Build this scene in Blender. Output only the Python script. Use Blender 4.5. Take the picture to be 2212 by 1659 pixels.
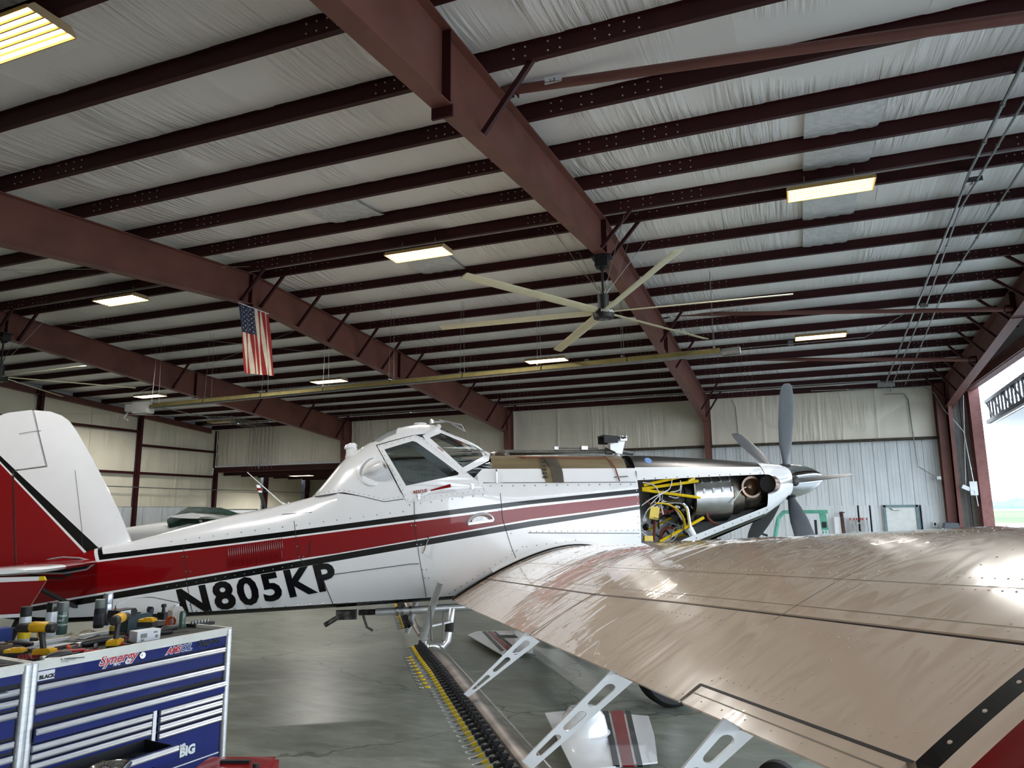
import bpy, math, random
from math import sin, cos, pi, radians, sqrt
from mathutils import Vector, Matrix
from mathutils.geometry import tessellate_polygon
for o in list(bpy.data.objects): bpy.data.objects.remove(o)
SC = bpy.context.scene; COL = SC.collection
random.seed(7)
# ---------------------------------------------------------------- camera
RC = Matrix(((0.9312, 0.0717, -0.3573), (0.3644, -0.1593, 0.9175), (0.0089, -0.9846, -0.1745)))
# camera axes: right, up, forward (yaw 21.4 deg, pitch 9.97 deg, roll -0.5 deg)
def _axes():
    f, pi_, ro, ya = 1557.5, radians(PITCH), radians(ROLL), radians(YAW)
    cr, sr, cp, sp, cy, sy = cos(ro), sin(ro), cos(pi_), sin(pi_), cos(ya), sin(ya)
    Rr = Matrix(((cr, -sr, 0), (sr, cr, 0), (0, 0, 1))); Rp = Matrix(((1, 0, 0), (0, cp, sp), (0, -sp, cp)))
    B = Matrix(((1, 0, 0), (0, 0, 1), (0, 1, 0))); Ry = Matrix(((cy, -sy, 0), (sy, cy, 0), (0, 0, 1)))
    return Ry @ B @ Rp @ Rr
FOC = 1557.48; PITCH = 9.9535; ROLL = -0.5282; YAW = 21.3555
RC = _axes()
HC = 2.0
cam_d = bpy.data.cameras.new('camera'); cam = bpy.data.objects.new('camera', cam_d); COL.objects.link(cam)
cam_d.sensor_width = 36; cam_d.lens = FOC / 2212 * 36; cam_d.clip_start = .05; cam_d.clip_end = 3000
M = Matrix.Identity(4)
for i in range(3):
    M[i][0] = RC[i][0]; M[i][1] = RC[i][1]; M[i][2] = -RC[i][2]
M[2][3] = HC
cam.matrix_world = M; SC.camera = cam
# world: bright hazy sky
w = bpy.data.worlds.new('world'); SC.world = w; w.use_nodes = True
nt = w.node_tree; bg = nt.nodes['Background']
tc = nt.nodes.new('ShaderNodeTexCoord'); sx = nt.nodes.new('ShaderNodeSeparateXYZ'); cr_ = nt.nodes.new('ShaderNodeValToRGB')
nz = nt.nodes.new('ShaderNodeTexNoise'); nz.inputs['Scale'].default_value = 2.2; nz.inputs['Detail'].default_value = 5
mx = nt.nodes.new('ShaderNodeMixRGB'); mx.blend_type = 'MULTIPLY'; mx.inputs[0].default_value = .12
nt.links.new(tc.outputs['Generated'], sx.inputs[0]); nt.links.new(sx.outputs[2], cr_.inputs[0]); nt.links.new(tc.outputs['Generated'], nz.inputs[0])
cr_.color_ramp.elements[0].position = 0; cr_.color_ramp.elements[0].color = (.86, .94, 1, 1)
cr_.color_ramp.elements[1].position = .8; cr_.color_ramp.elements[1].color = (.56, .74, 1, 1)
nt.links.new(cr_.outputs[0], mx.inputs[1]); nt.links.new(nz.outputs[0], mx.inputs[2]); nt.links.new(mx.outputs[0], bg.inputs[0])
bg.inputs[1].default_value = SKY = 2.85; LAMP = 5
sun_d = bpy.data.lights.new('sun', 'SUN'); sun_d.energy = 3.0; sun_d.angle = radians(6); sun_d.color = (1, .95, .86)
sun = bpy.data.objects.new('sun', sun_d); COL.objects.link(sun); sun.rotation_euler = (radians(20), radians(-28), 0)
# light portal filling the open hangar door (only guides sampling of the sky)
pd = bpy.data.lights.new('door_portal', 'AREA'); pd.shape = 'RECTANGLE'; pd.size = 30; pd.size_y = 5.4; pd.cycles.is_portal = True
po = bpy.data.objects.new('door_portal', pd); COL.objects.link(po); po.location = (5.75, 11.8, 2.75); po.rotation_euler = (radians(90), 0, radians(90))
SC.view_settings.view_transform = 'Standard'; SC.view_settings.look = 'None'; SC.view_settings.gamma = 1
SC.view_settings.use_curve_mapping = False; SC.view_settings.exposure = EXPO = 1.36
SC.cycles.max_bounces = 8; SC.cycles.diffuse_bounces = 5; SC.cycles.glossy_bounces = 4; SC.cycles.transparent_max_bounces = 8
SC.cycles.use_denoising = True; SC.cycles.sample_clamp_indirect = 8; SC.cycles.caustics_reflective = False; SC.cycles.caustics_refractive = False
# ---------------------------------------------------------------- helpers
def lin(c):
    if isinstance(c, str): c = tuple(int(c[i:i+2], 16) / 255 for i in (0, 2, 4))
    return tuple(x / 12.92 if x <= .04045 else ((x + .055) / 1.055) ** 2.4 for x in c)
MATS = {}
def mat(name, col, rough=.5, metal=0, coat=0, var=.08, vs=6, bump=0, bs=40, spec=.5, emit=None, es=0, stretch=None, trans=0, alpha=1, col2=None, bdist=.01, coords='Object', coat_rough=.03):
    if name in MATS: return MATS[name]
    m = bpy.data.materials.new(name); m.use_nodes = True; t = m.node_tree; b = t.nodes['Principled BSDF']
    c = lin(col); c2 = lin(col2) if col2 else tuple(x * (1 - var * 2.2) for x in c)
    tcn = t.nodes.new('ShaderNodeTexCoord'); mp = t.nodes.new('ShaderNodeMapping'); t.links.new(tcn.outputs[coords], mp.inputs[0])
    if stretch: mp.inputs['Scale'].default_value = stretch
    n = t.nodes.new('ShaderNodeTexNoise'); n.inputs['Scale'].default_value = vs; n.inputs['Detail'].default_value = 6; t.links.new(mp.outputs[0], n.inputs[0])
    r = t.nodes.new('ShaderNodeValToRGB'); r.color_ramp.elements[0].position = .35; r.color_ramp.elements[1].position = .62
    r.color_ramp.elements[0].color = (*c2, 1); r.color_ramp.elements[1].color = (*c, 1)
    t.links.new(n.outputs[0], r.inputs[0]); t.links.new(r.outputs[0], b.inputs['Base Color'])
    b.inputs['Roughness'].default_value = rough; b.inputs['Metallic'].default_value = metal; b.inputs['Specular IOR Level'].default_value = spec
    b.inputs['Coat Weight'].default_value = coat; b.inputs['Coat Roughness'].default_value = coat_rough
    if trans: b.inputs['Transmission Weight'].default_value = trans
    if alpha < 1: b.inputs['Alpha'].default_value = alpha
    if emit: b.inputs['Emission Color'].default_value = (*lin(emit), 1); b.inputs['Emission Strength'].default_value = es
    if bump:
        n2 = t.nodes.new('ShaderNodeTexNoise'); n2.inputs['Scale'].default_value = bs; n2.inputs['Detail'].default_value = 4; t.links.new(mp.outputs[0], n2.inputs[0])
        bp = t.nodes.new('ShaderNodeBump'); bp.inputs['Strength'].default_value = bump; bp.inputs['Distance'].default_value = bdist
        t.links.new(n2.outputs[0], bp.inputs['Height']); t.links.new(bp.outputs[0], b.inputs['Normal'])
        if coat: t.links.new(bp.outputs[0], b.inputs['Coat Normal'])
    MATS[name] = m; return m
class MB:
    def __init__(s): s.v = []; s.f = []; s.m = []
    def add(s, vs, fs, m=0):
        o = len(s.v); s.v += [tuple(v) for v in vs]; s.f += [tuple(i + o for i in f) for f in fs]; s.m += [m] * len(fs); return s
    def box(s, c, d, rot=None, m=0, R=None):
        x, y, z = d[0] / 2, d[1] / 2, d[2] / 2
        vs = [Vector((a * x, b * y, e * z)) for a in (-1, 1) for b in (-1, 1) for e in (-1, 1)]
        if rot is not None: R = Matrix.Rotation(rot[2], 3, 'Z') @ Matrix.Rotation(rot[1], 3, 'Y') @ Matrix.Rotation(rot[0], 3, 'X')
        if R: vs = [R @ v for v in vs]
        c = Vector(c); return s.add([v + c for v in vs], [(0, 1, 3, 2), (4, 6, 7, 5), (0, 4, 5, 1), (2, 3, 7, 6), (0, 2, 6, 4), (1, 5, 7, 3)], m)
    def bar(s, a, b, w, h, m=0, up=(0, 0, 1)):
        a, b = Vector(a), Vector(b); d = (b - a); L = d.length; d.normalize(); u = Vector(up); r = d.cross(u)
        if r.length < 1e-4: r = d.cross(Vector((1, 0, 0)))
        r.normalize(); u = r.cross(d); R = Matrix((r, d, u)).transposed()
        return s.box((a + b) / 2, (w, L, h), m=m, R=R)
    def tube(s, pts, r, n=8, m=0, caps=True, r2=None, flat=1, upv=None):
        pts = [Vector(p) for p in pts]; k = len(pts); o = len(s.v); prev = None
        for i, p in enumerate(pts):
            d = (pts[min(i + 1, k - 1)] - pts[max(i - 1, 0)]).normalized()
            u = Vector(upv) if upv else (prev if prev else Vector((0, 0, 1)))
            a = d.cross(u)
            if a.length < 1e-3: a = d.cross(Vector((1, 0, 0)))
            a.normalize(); b = a.cross(d); prev = b
            rr = (r[i] if isinstance(r, (list, tuple)) else (r if r2 is None else r + (r2 - r) * i / (k - 1)))
            s.v += [tuple(p + a * cos(t) * rr + b * sin(t) * rr * flat) for t in [2 * pi * j / n for j in range(n)]]
        for i in range(k - 1):
            for j in range(n):
                s.f.append((o + i * n + j, o + i * n + (j + 1) % n, o + (i + 1) * n + (j + 1) % n, o + (i + 1) * n + j)); s.m.append(m)
        if caps:
            s.f.append(tuple(o + j for j in range(n))[::-1]); s.m.append(m); s.f.append(tuple(o + (k - 1) * n + j for j in range(n))); s.m.append(m)
        return s
    def cyl(s, a, b, r, n=12, m=0, r2=None, caps=True): return s.tube([a, b], r, n, m, caps, r2)
    def lathe(s, prof, c=(0, 0, 0), axis=(0, 0, 1), n=20, m=0):
        ax = Vector(axis).normalized(); u = ax.orthogonal().normalized(); w_ = ax.cross(u); c = Vector(c); o = len(s.v)
        for (r, h) in prof: s.v += [tuple(c + ax * h + (u * cos(t) + w_ * sin(t)) * max(r, 1e-5)) for t in [2 * pi * j / n for j in range(n)]]
        for i in range(len(prof) - 1):
            for j in range(n): s.f.append((o + i * n + j, o + i * n + (j + 1) % n, o + (i + 1) * n + (j + 1) % n, o + (i + 1) * n + j)); s.m.append(m if not isinstance(m, (list, tuple)) else m[i])
        return s
    def plate(s, outer, T, th, holes=(), m=0):
        """flat plate: 2D outline (+holes) mapped by T(u,v,w), w = 0..th"""
        loops = [list(outer)] + [list(h) for h in holes]
        tri = tessellate_polygon([[Vector((p[0], p[1], 0)) for p in l] for l in loops]); flat = [p for l in loops for p in l]; N = len(flat); o = len(s.v)
        s.v += [tuple(T(p[0], p[1], 0)) for p in flat] + [tuple(T(p[0], p[1], th)) for p in flat]
        for t in tri: s.f.append((o + t[0], o + t[1], o + t[2])); s.m.append(m); s.f.append((o + N + t[2], o + N + t[1], o + N + t[0])); s.m.append(m)
        k = 0
        for l in loops:
            n = len(l)
            for i in range(n): s.f.append((o + k + i, o + k + (i + 1) % n, o + N + k + (i + 1) % n, o + N + k + i)); s.m.append(m)
            k += n
        return s
    def mesh(s, name, mats, smooth=False, bevel=0, auto=None):
        me = bpy.data.meshes.new(name); me.from_pydata(s.v, [], s.f)
        for m in (mats if isinstance(mats, (list, tuple)) else [mats]): me.materials.append(m)
        me.polygons.foreach_set('material_index', s.m)
        if smooth: me.polygons.foreach_set('use_smooth', [True] * len(s.f))
        me.update(); me.validate()
        if smooth and auto:
            import bmesh
            bm = bmesh.new(); bm.from_mesh(me); bmesh.ops.recalc_face_normals(bm, faces=bm.faces)
            for e in bm.edges:
                if len(e.link_faces) == 2 and e.calc_face_angle(0) > radians(auto): e.smooth = False
            bm.to_mesh(me); bm.free()
        return me
    def build(s, name, mats, parent=None, smooth=False, auto=35, **k):
        return link(name, s.mesh(name, mats, smooth, auto=auto), parent, **k)
def link(name, me, parent=None, label=None, cat=None, group=None, kind=None, loc=None, rot=None):
    o = bpy.data.objects.new(name, me); COL.objects.link(o)
    if parent: o.parent = parent
    if label: o['label'] = label
    if cat: o['category'] = cat
    if group: o['group'] = group
    if kind: o['kind'] = kind
    if loc is not None: o.location = loc
    if rot is not None: o.rotation_euler = rot
    return o
def thing(name, label, cat, loc=(0, 0, 0), rz=0, group=None): return link(name, None, None, label, cat, group, None, loc, (0, 0, rz))
def copy_tree(o, parent=None):
    c = o.copy(); COL.objects.link(c); c.parent = parent
    for ch in list(o.children): copy_tree(ch, c)
    return c
def text_mb(txt, T, size=1, off=0, shear=0, align='LEFT', mb=None, m=0, space=1, grid=0):
    cu = bpy.data.curves.new('t', 'FONT'); cu.body = txt; cu.size = size; cu.offset = off; cu.shear = shear; cu.align_x = align; cu.resolution_u = 3; cu.space_character = space
    o = bpy.data.objects.new('t', cu); me = o.to_mesh(); mb = mb or MB()
    if grid:
        import bmesh
        bm = bmesh.new(); bm.from_mesh(me); xs = [v.co.x for v in bm.verts]; yy = [v.co.y for v in bm.verts]
        for ax, lo, hi in ((0, min(xs), max(xs)), (1, min(yy), max(yy))):
            k = lo + grid
            while k < hi:
                bmesh.ops.bisect_plane(bm, geom=bm.verts[:] + bm.edges[:] + bm.faces[:], plane_co=(k, 0, 0) if ax == 0 else (0, k, 0), plane_no=(1, 0, 0) if ax == 0 else (0, 1, 0), dist=1e-6); k += grid
        mb.add([T(v.co.x, v.co.y) for v in bm.verts], [tuple(v.index for v in f.verts) for f in bm.faces] if not bm.verts.index_update() else [], m)
        bm.free(); o.to_mesh_clear(); bpy.data.objects.remove(o); bpy.data.curves.remove(cu); return mb
    mb.add([T(v.co.x, v.co.y) for v in me.vertices], [tuple(p.vertices) for p in me.polygons], m); o.to_mesh_clear()
    bpy.data.objects.remove(o); bpy.data.curves.remove(cu); return mb
def ray(px, py): return RC @ Vector(((px - 1106) / FOC, -(py - 829.5) / FOC, 1))
def S(px, py, X=None, Y=None, Z=None):
    """point in the hangar seen along one sight line, on the plane X, Y or Z = value (metres)"""
    r = ray(px, py)
    if X is not None: t = X / r.x
    elif Y is not None: t = Y / r.y
    else: t = (Z - HC) / r.z
    return Vector((r.x * t, r.y * t, r.z * t + HC))
def interp(x, xs, ys):
    if x <= xs[0]: return ys[0]
    for i in range(len(xs) - 1):
        if x <= xs[i+1]: return ys[i] + (ys[i+1] - ys[i]) * (x - xs[i]) / (xs[i+1] - xs[i])
    return ys[-1]
# ---------------------------------------------------------------- materials
m_primer = mat('red_primer', '74463c', .55, var=.12, vs=1.5)
m_primer2 = mat('red_primer_column', '6f433b', .55, var=.1, vs=2)
m_purlin = mat('dark_primer', '3a1417', .55, spec=.25, var=.1, vs=2)
m_bolt = mat('zinc_bolt', 'c9c6c2', .4, .3)
m_conduit = mat('conduit', '9a9c9c', .35, .8)
m_white = mat('white_paint', 'e9eaec', .25, coat=1, var=.01, spec=.5)
m_white_in = mat('white_metal', 'dfe3e8', .4, var=.03)
m_black = mat('gloss_black', '060607', .25, spec=.3, coat=.25, var=.02)
m_mblack = mat('matte_black', '16161a', .6)
m_red = mat('gloss_red', '80040c', .25, spec=.25, coat=.35, var=.02)
m_steel = mat('steel', 'a8a8a6', .3, .9, var=.1, vs=14)
m_chrome = mat('chrome', 'd6d8da', .08, 1, var=.01)
m_alu = mat('brushed_aluminium', 'dfe1e4', .33, .7, var=.06, vs=9, stretch=(1, 1, 8))
m_rubber = mat('rubber', '1a1a1b', .75)
m_yellow = mat('yellow_paint', 'e2c012', .35, var=.05)
m_orange = mat('orange_plastic', 'd8551c', .4)
def glass(name, tint, refl=.12):
    """thin pane: tinted see-through with a mirror reflection"""
    m = bpy.data.materials.new(name); m.use_nodes = True; t = m.node_tree; t.nodes.remove(t.nodes['Principled BSDF']); out = t.nodes['Material Output']
    tr = t.nodes.new('ShaderNodeBsdfTransparent'); tr.inputs[0].default_value = (*tint, 1); gl = t.nodes.new('ShaderNodeBsdfGlossy'); gl.inputs['Roughness'].default_value = .02
    fr = t.nodes.new('ShaderNodeFresnel'); fr.inputs[0].default_value = 1.5; mi = t.nodes.new('ShaderNodeMixShader')
    n = t.nodes.new('ShaderNodeTexNoise'); n.inputs['Scale'].default_value = 1.5; bp = t.nodes.new('ShaderNodeBump'); bp.inputs['Strength'].default_value = .05; t.links.new(n.outputs[0], bp.inputs['Height']); t.links.new(bp.outputs[0], gl.inputs['Normal'])
    t.links.new(fr.outputs[0], mi.inputs[0]); t.links.new(tr.outputs[0], mi.inputs[1]); t.links.new(gl.outputs[0], mi.inputs[2]); t.links.new(mi.outputs[0], out.inputs[0]); MATS[name] = m; return m
m_glassy = glass('tinted_glass', (.74, .77, .77)); m_clearg = glass('clear_glass', (.9, .93, .92))
def concrete():
    m = mat('concrete', '8a9088', .3, var=.2, vs=.55, bump=.12, bs=30, col2='737972')
    t = m.node_tree; b = t.nodes['Principled BSDF']; r = b.inputs['Base Color'].links[0].from_node
    tcn = [n for n in t.nodes if n.type == 'TEX_COORD'][0]
    n2 = t.nodes.new('ShaderNodeTexNoise'); n2.inputs['Scale'].default_value = 2.5; n2.inputs['Detail'].default_value = 9; n2.inputs['Roughness'].default_value = .7
    n2.inputs['Distortion'].default_value = .6
    mp = t.nodes.new('ShaderNodeMapping'); mp.inputs['Scale'].default_value = (1, 2.6, 1); t.links.new(tcn.outputs['Object'], mp.inputs[0]); t.links.new(mp.outputs[0], n2.inputs[0])
    r2 = t.nodes.new('ShaderNodeValToRGB'); r2.color_ramp.elements[0].position = .34; r2.color_ramp.elements[1].position = .66
    r2.color_ramp.elements[0].color = (.62, .58, .5, 1); r2.color_ramp.elements[1].color = (1.1, 1.1, 1.08, 1); t.links.new(n2.outputs[0], r2.inputs[0])
    mx = t.nodes.new('ShaderNodeMixRGB'); mx.blend_type = 'MULTIPLY'; mx.inputs[0].default_value = .9
    t.links.new(r.outputs[0], mx.inputs[1]); t.links.new(r2.outputs[0], mx.inputs[2])
    # cracks
    vo = t.nodes.new('ShaderNodeTexVoronoi'); vo.feature = 'DISTANCE_TO_EDGE'; vo.inputs['Scale'].default_value = .21
    ns = t.nodes.new('ShaderNodeTexNoise'); ns.inputs['Scale'].default_value = 1.2; ns.inputs['Detail'].default_value = 8
    t.links.new(tcn.outputs['Object'], ns.inputs[0]); ad = t.nodes.new('ShaderNodeMixRGB'); ad.blend_type = 'LINEAR_LIGHT'; ad.inputs[0].default_value = .5
    t.links.new(tcn.outputs['Object'], ad.inputs[1]); t.links.new(ns.outputs['Color'], ad.inputs[2]); t.links.new(ad.outputs[0], vo.inputs[0])
    r3 = t.nodes.new('ShaderNodeValToRGB'); r3.color_ramp.elements[0].position = .0008; r3.color_ramp.elements[1].position = .0028
    r3.color_ramp.elements[0].color = (.35, .34, .3, 1); r3.color_ramp.elements[1].color = (1, 1, 1, 1); t.links.new(vo.outputs['Distance'], r3.inputs[0])
    mx2 = t.nodes.new('ShaderNodeMixRGB'); mx2.blend_type = 'MULTIPLY'; mx2.inputs[0].default_value = 1
    t.links.new(mx.outputs[0], mx2.inputs[1]); t.links.new(r3.outputs[0], mx2.inputs[2]); t.links.new(mx2.outputs[0], b.inputs['Base Color'])
    return m
m_concrete = concrete()
def insulation(name, col, sc):
    """reinforced vinyl facing: long wrinkles pulled taut between supports"""
    m = bpy.data.materials.new(name); m.use_nodes = True; t = m.node_tree; b = t.nodes['Principled BSDF']
    b.inputs['Base Color'].default_value = (*lin(col), 1); b.inputs['Roughness'].default_value = .38; b.inputs['Specular IOR Level'].default_value = .55
    tcn = t.nodes.new('ShaderNodeTexCoord'); mp = t.nodes.new('ShaderNodeMapping'); mp.inputs['Scale'].default_value = sc; t.links.new(tcn.outputs['Object'], mp.inputs[0])
    n = t.nodes.new('ShaderNodeTexNoise'); n.inputs['Scale'].default_value = 1; n.inputs['Detail'].default_value = 5; n.inputs['Distortion'].default_value = .5; t.links.new(mp.outputs[0], n.inputs[0])
    n2 = t.nodes.new('ShaderNodeTexNoise'); n2.inputs['Scale'].default_value = .5; n2.inputs['Detail'].default_value = 2; t.links.new(tcn.outputs['Object'], n2.inputs[0])
    r = t.nodes.new('ShaderNodeValToRGB'); r.color_ramp.elements[0].position = .42; r.color_ramp.elements[1].position = .62; t.links.new(n2.outputs[0], r.inputs[0])
    mu = t.nodes.new('ShaderNodeMath'); mu.operation = 'MULTIPLY'; t.links.new(n.outputs[0], mu.inputs[0]); t.links.new(r.outputs[0], mu.inputs[1])
    bp = t.nodes.new('ShaderNodeBump'); bp.inputs['Strength'].default_value = 1; bp.inputs['Distance'].default_value = .1
    t.links.new(mu.outputs[0], bp.inputs['Height']); t.links.new(bp.outputs[0], b.inputs['Normal']); return m
m_insul = insulation('roof_insulation_vinyl', 'e9e8e8', (13, .7, 1))
m_curtain = insulation('wall_insulation_vinyl', 'e4ddcf', (5, 1, .45))
m_leftins = insulation('end_wall_insulation_vinyl', 'e2dcc8', (1, 2.5, .4))
# ---------------------------------------------------------------- hangar
X_FR = [-2.88, -10.56, -18.19, -25.79]; X_R0 = 4.652; D = 26.87; YR = 11.7; SL = .0724; ZR = 7.017; Y0 = -3.6
def zroof(y): return ZR - SL * abs(y - YR)           # top of the rafters = underside of the purlins
floor = MB().box((-10.3, 15, -.1), (33.4, 38, .2)).build('floor', m_concrete, kind='structure')
ceiling = link('ceiling', None, kind='structure', loc=(0, 0, 0))
ys_p = [11.45 - 1.255 * k for k in range(13)][::-1] + [12.03 + 1.245 * k for k in range(12)]
YE = [Y0] + ys_p[1:] + [D + .05]
# roof insulation, one roll 1.83 m wide after another, sagging between the purlins
random.seed(3)
edges = [1.56 + 1.83 * 2 - 1.83 * k for k in range(18)]
for k in range(len(edges) - 1):
    xa, xb = max(edges[k + 1], -26), min(edges[k], 5.6)
    nx = 8; rows = []
    for gi in range(len(YE) - 1):
        for j in range(6): rows.append((YE[gi] + (YE[gi+1] - YE[gi]) * j / 6, sin(pi * j / 6)))
    rows.append((YE[-1], 0)); mb = MB(); ph = random.random() * 9
    for (y, sg) in rows:
        for i in range(nx + 1):
            u = i / nx; x = xa + (xb - xa) * u
            z = zroof(y) + .2 - .035 * sg - .005 * sg * sin(x * 11 + y * 2.3 + ph) - (.018 * sg if i in (0, nx) else 0)
            mb.v.append((x, y, z))
    for r in range(len(rows) - 1):
        for i in range(nx):
            a = r * (nx + 1) + i; mb.f.append((a, a + 1, a + nx + 2, a + nx + 1)); mb.m.append(0)
    mb.build('insulation_panel', m_insul, ceiling, smooth=True, auto=80)
# opaque roof deck above the insulation
MB().add([(-26, Y0, zroof(Y0) + .3), (5.9, Y0, zroof(Y0) + .3), (5.9, YR, ZR + .3), (-26, YR, ZR + .3), (5.9, D + .2, zroof(D) + .3), (-26, D + .2, zroof(D) + .3)],
         [(0, 1, 2, 3), (3, 2, 4, 5)]).build('roof_deck', m_white_in, ceiling)
# purlins: Z sections with lap bolts beside every frame
def purlin(y, x0=-26, x1=5.4, sgn=1, h=.2):
    z = zroof(y); mb = MB(); t = .006
    mb.box(((x0 + x1) / 2, y, z + h / 2), (x1 - x0, t, h)); mb.box(((x0 + x1) / 2, y + sgn * .035, z + t / 2), (x1 - x0, .07, t)); mb.box(((x0 + x1) / 2, y - sgn * .035, z + h - t / 2), (x1 - x0, .07, t))
    mb.box(((x0 + x1) / 2, y + sgn * .07, z + .012), (x1 - x0, .004, .022))
    p = mb.build('purlin', m_purlin, ceiling)
    b = MB()
    for xf in X_FR[:3] + [X_R0]:
        for dx in ([.42, .55, .8, .93, 1.3, 1.45, 1.6, 1.75] + ([-.42, -.55, -.75, -.85, -1.1, -1.2, -1.3, -1.4] if xf == X_R0 else [-.9, -1.02, -1.14, -1.26])):
            for dz in (.045, .15):
                x = xf + dx
                if x < 5.2: b.box((x, y - .006, z + dz), (.016, .008, .016), rot=(0, pi / 4, 0))
    b.build('lap_bolts', m_bolt, p, kind='stuff')
for y in ys_p[1:]: purlin(y, sgn=1 if y < YR else -1)
purlin(D - .12)
# tapered rafters with flanges, stiffeners and flange braces
def rafter(X, dep, side=1, braces=(), w=.2, mt=m_primer, name='rafter'):
    ys = [Y0 + .2, 0, 4, 8, YR, 15.6, 19.5, 23.4, D - .35]; mb = MB(); tw = .01
    dd = [interp(y, dep[0], dep[1]) for y in ys]
    for i in range(len(ys) - 1):
        ya, yb = ys[i], ys[i + 1]; za, zb = zroof(ya), zroof(yb); ba, bb = za - dd[i], zb - dd[i + 1]
        vs = [(X + s_ * tw / 2, y, z) for s_ in (-1, 1) for (y, z) in ((ya, ba), (yb, bb), (yb, zb), (ya, za))]
        mb.add(vs, [(0, 1, 2, 3), (4, 7, 6, 5), (0, 4, 5, 1), (3, 2, 6, 7)])
        for (z1, z2) in ((za - .008, zb - .008), (ba + .006, bb + .006)): mb.bar((X, ya, z1), (X, yb, z2), w, .014)
    r = mb.build(name, mt, ceiling)
    sb = MB()
    for ysf in (YR, 5.6, 17.9):
        zb = zroof(ysf) - interp(ysf, dep[0], dep[1]); sb.box((X, ysf, (zroof(ysf) + zb) / 2), (w - .01, .014, zroof(ysf) - zb)); 
        sb.box((X, ysf + .02, zb - .05), (w + .02, .03, .12) if ysf != 17.9 else (w, .02, .02))
    sb.build('web_stiffener', m_purlin, r)
    for yb in braces:
        zb = zroof(yb) - interp(yb, dep[0], dep[1])
        MB().bar((X + side * .02, yb, zb + .03), (X + side * .62, yb + .02, zroof(yb) + .04), .055, .055).build('flange_brace', m_purlin, r)
    return r
dep1 = ([Y0, 3.8, 5.56, 6.53, 8.32, YR, 15, 18.9, 22, D], [1.05, .86, .8, .72, .70, .68, .92, .80, .83, .93])
dep1 = ([Y0, 3.8, 8.3, YR, 17, 26.3], [1.0, .86, .72, .67, .78, .92])
rafter(X_FR[0], dep1, 1, (6.47, 11.45, 12.03, 17, 19.3, 24.6, 25.8)); rafter(X_FR[1], dep1, 1, (3.94, 11.45, 12.03, 13.3, 14.5, 15.8, 17, 18.3, 22, 24.3, 25.8)); rafter(X_FR[2], dep1, 1, (11.45, 12.03, 17, 20.7, 23.4, 25.8))
rafter(X_FR[3] + .1, ([Y0, D], [.22, .22]), 1, ())
dep0 = ([Y0, 17, 19.3, 25.2, D], [.5, .5, .62, .8, .9])
r0 = rafter(X_R0, dep0, -1, (8.98, 11.45, 12.03, 13.3, 14.5, 15.8, 17, 18.3, 19.5, 20.7, 22, 23.2, 24.5, 25.8), w=.24, mt=m_primer2)
# door header frame outside the last rafter
hb = MB().box((5.25, 11.6, 5.72), (.2, 30.4, .26)).box((5.25, 11.6, 5.62), (.3, 30.4, .02)).box((5.25, 11.6, 5.86), (.3, 30.4, .02)); hb.build('door_header', m_primer2, ceiling)
MB().add([(5.36, Y0, 5.7), (5.36, D, 5.7), (5.36, D, zroof(D) + .32), (5.36, YR, ZR + .32), (5.36, Y0, zroof(Y0) + .32)], [(0, 1, 2, 3, 4)]).build('gable_panel', m_white_in, ceiling)
# ---- back wall
wall_back = MB().box((-6.6, D + .12, 3.05), (23.4, .04, 6.1)).build('wall_back', m_white_in, kind='structure')
MB().box((-22, D + .12, 5.1), (7.9, .04, 2.0)).build('upper_wall_sheet', m_white_in, wall_back)
ZI = 4.19
def ribbed(x0, x1, z0, z1, y, mb, T=None):
    n = max(1, round((x1 - x0) / .365)); p = (x1 - x0) / n; prof = []
    for i in range(n):
        a = x0 + i * p; prof += [(a, 0), (a + .014, .045), (a + .05, .045), (a + .064, 0), (a + .15, 0), (a + .157, .006), (a + .175, .006), (a + .182, 0), (a + .26, 0), (a + .267, .006), (a + .285, .006), (a + .292, 0)]
    prof.append((x1, 0)); T = T or (lambda u, d, z: (u, y + d, z)); o = len(mb.v)
    for (u, d) in prof: mb.v += [T(u, d, z0), T(u, d, z1)]
    for i in range(len(prof) - 1):
        mb.f.append((o + 2 * i, o + 2 * i + 2, o + 2 * i + 3, o + 2 * i + 1)); mb.m.append(0)
    return mb
x = -18.1; m_panel = mat('liner_panel', 'd3d9dd', .35, var=.06, vs=3, stretch=(1, 1, .3))
while x < 5.1:
    x1 = min(x + 1.095, 5.15)
    if x1 - x > .2:
        if x < 2.5 < x1 or x < 3.6 < x1 or (2.5 <= x and x1 <= 3.6): ribbed(x, x1, 2.06, ZI, D + .06, MB()).build('liner_panel', m_panel, wall_back)
        else: ribbed(x, x1, 0, ZI, D + .06, MB()).build('liner_panel', m_panel, wall_back)
    x += 1.097
ribbed(.0, 2.5 - 0, 0, 2.06, D + .055, MB()).build('liner_panel', m_panel, wall_back); ribbed(3.62, 4.4, 0, 2.06, D + .055, MB()).build('liner_panel', m_panel, wall_back)
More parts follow.
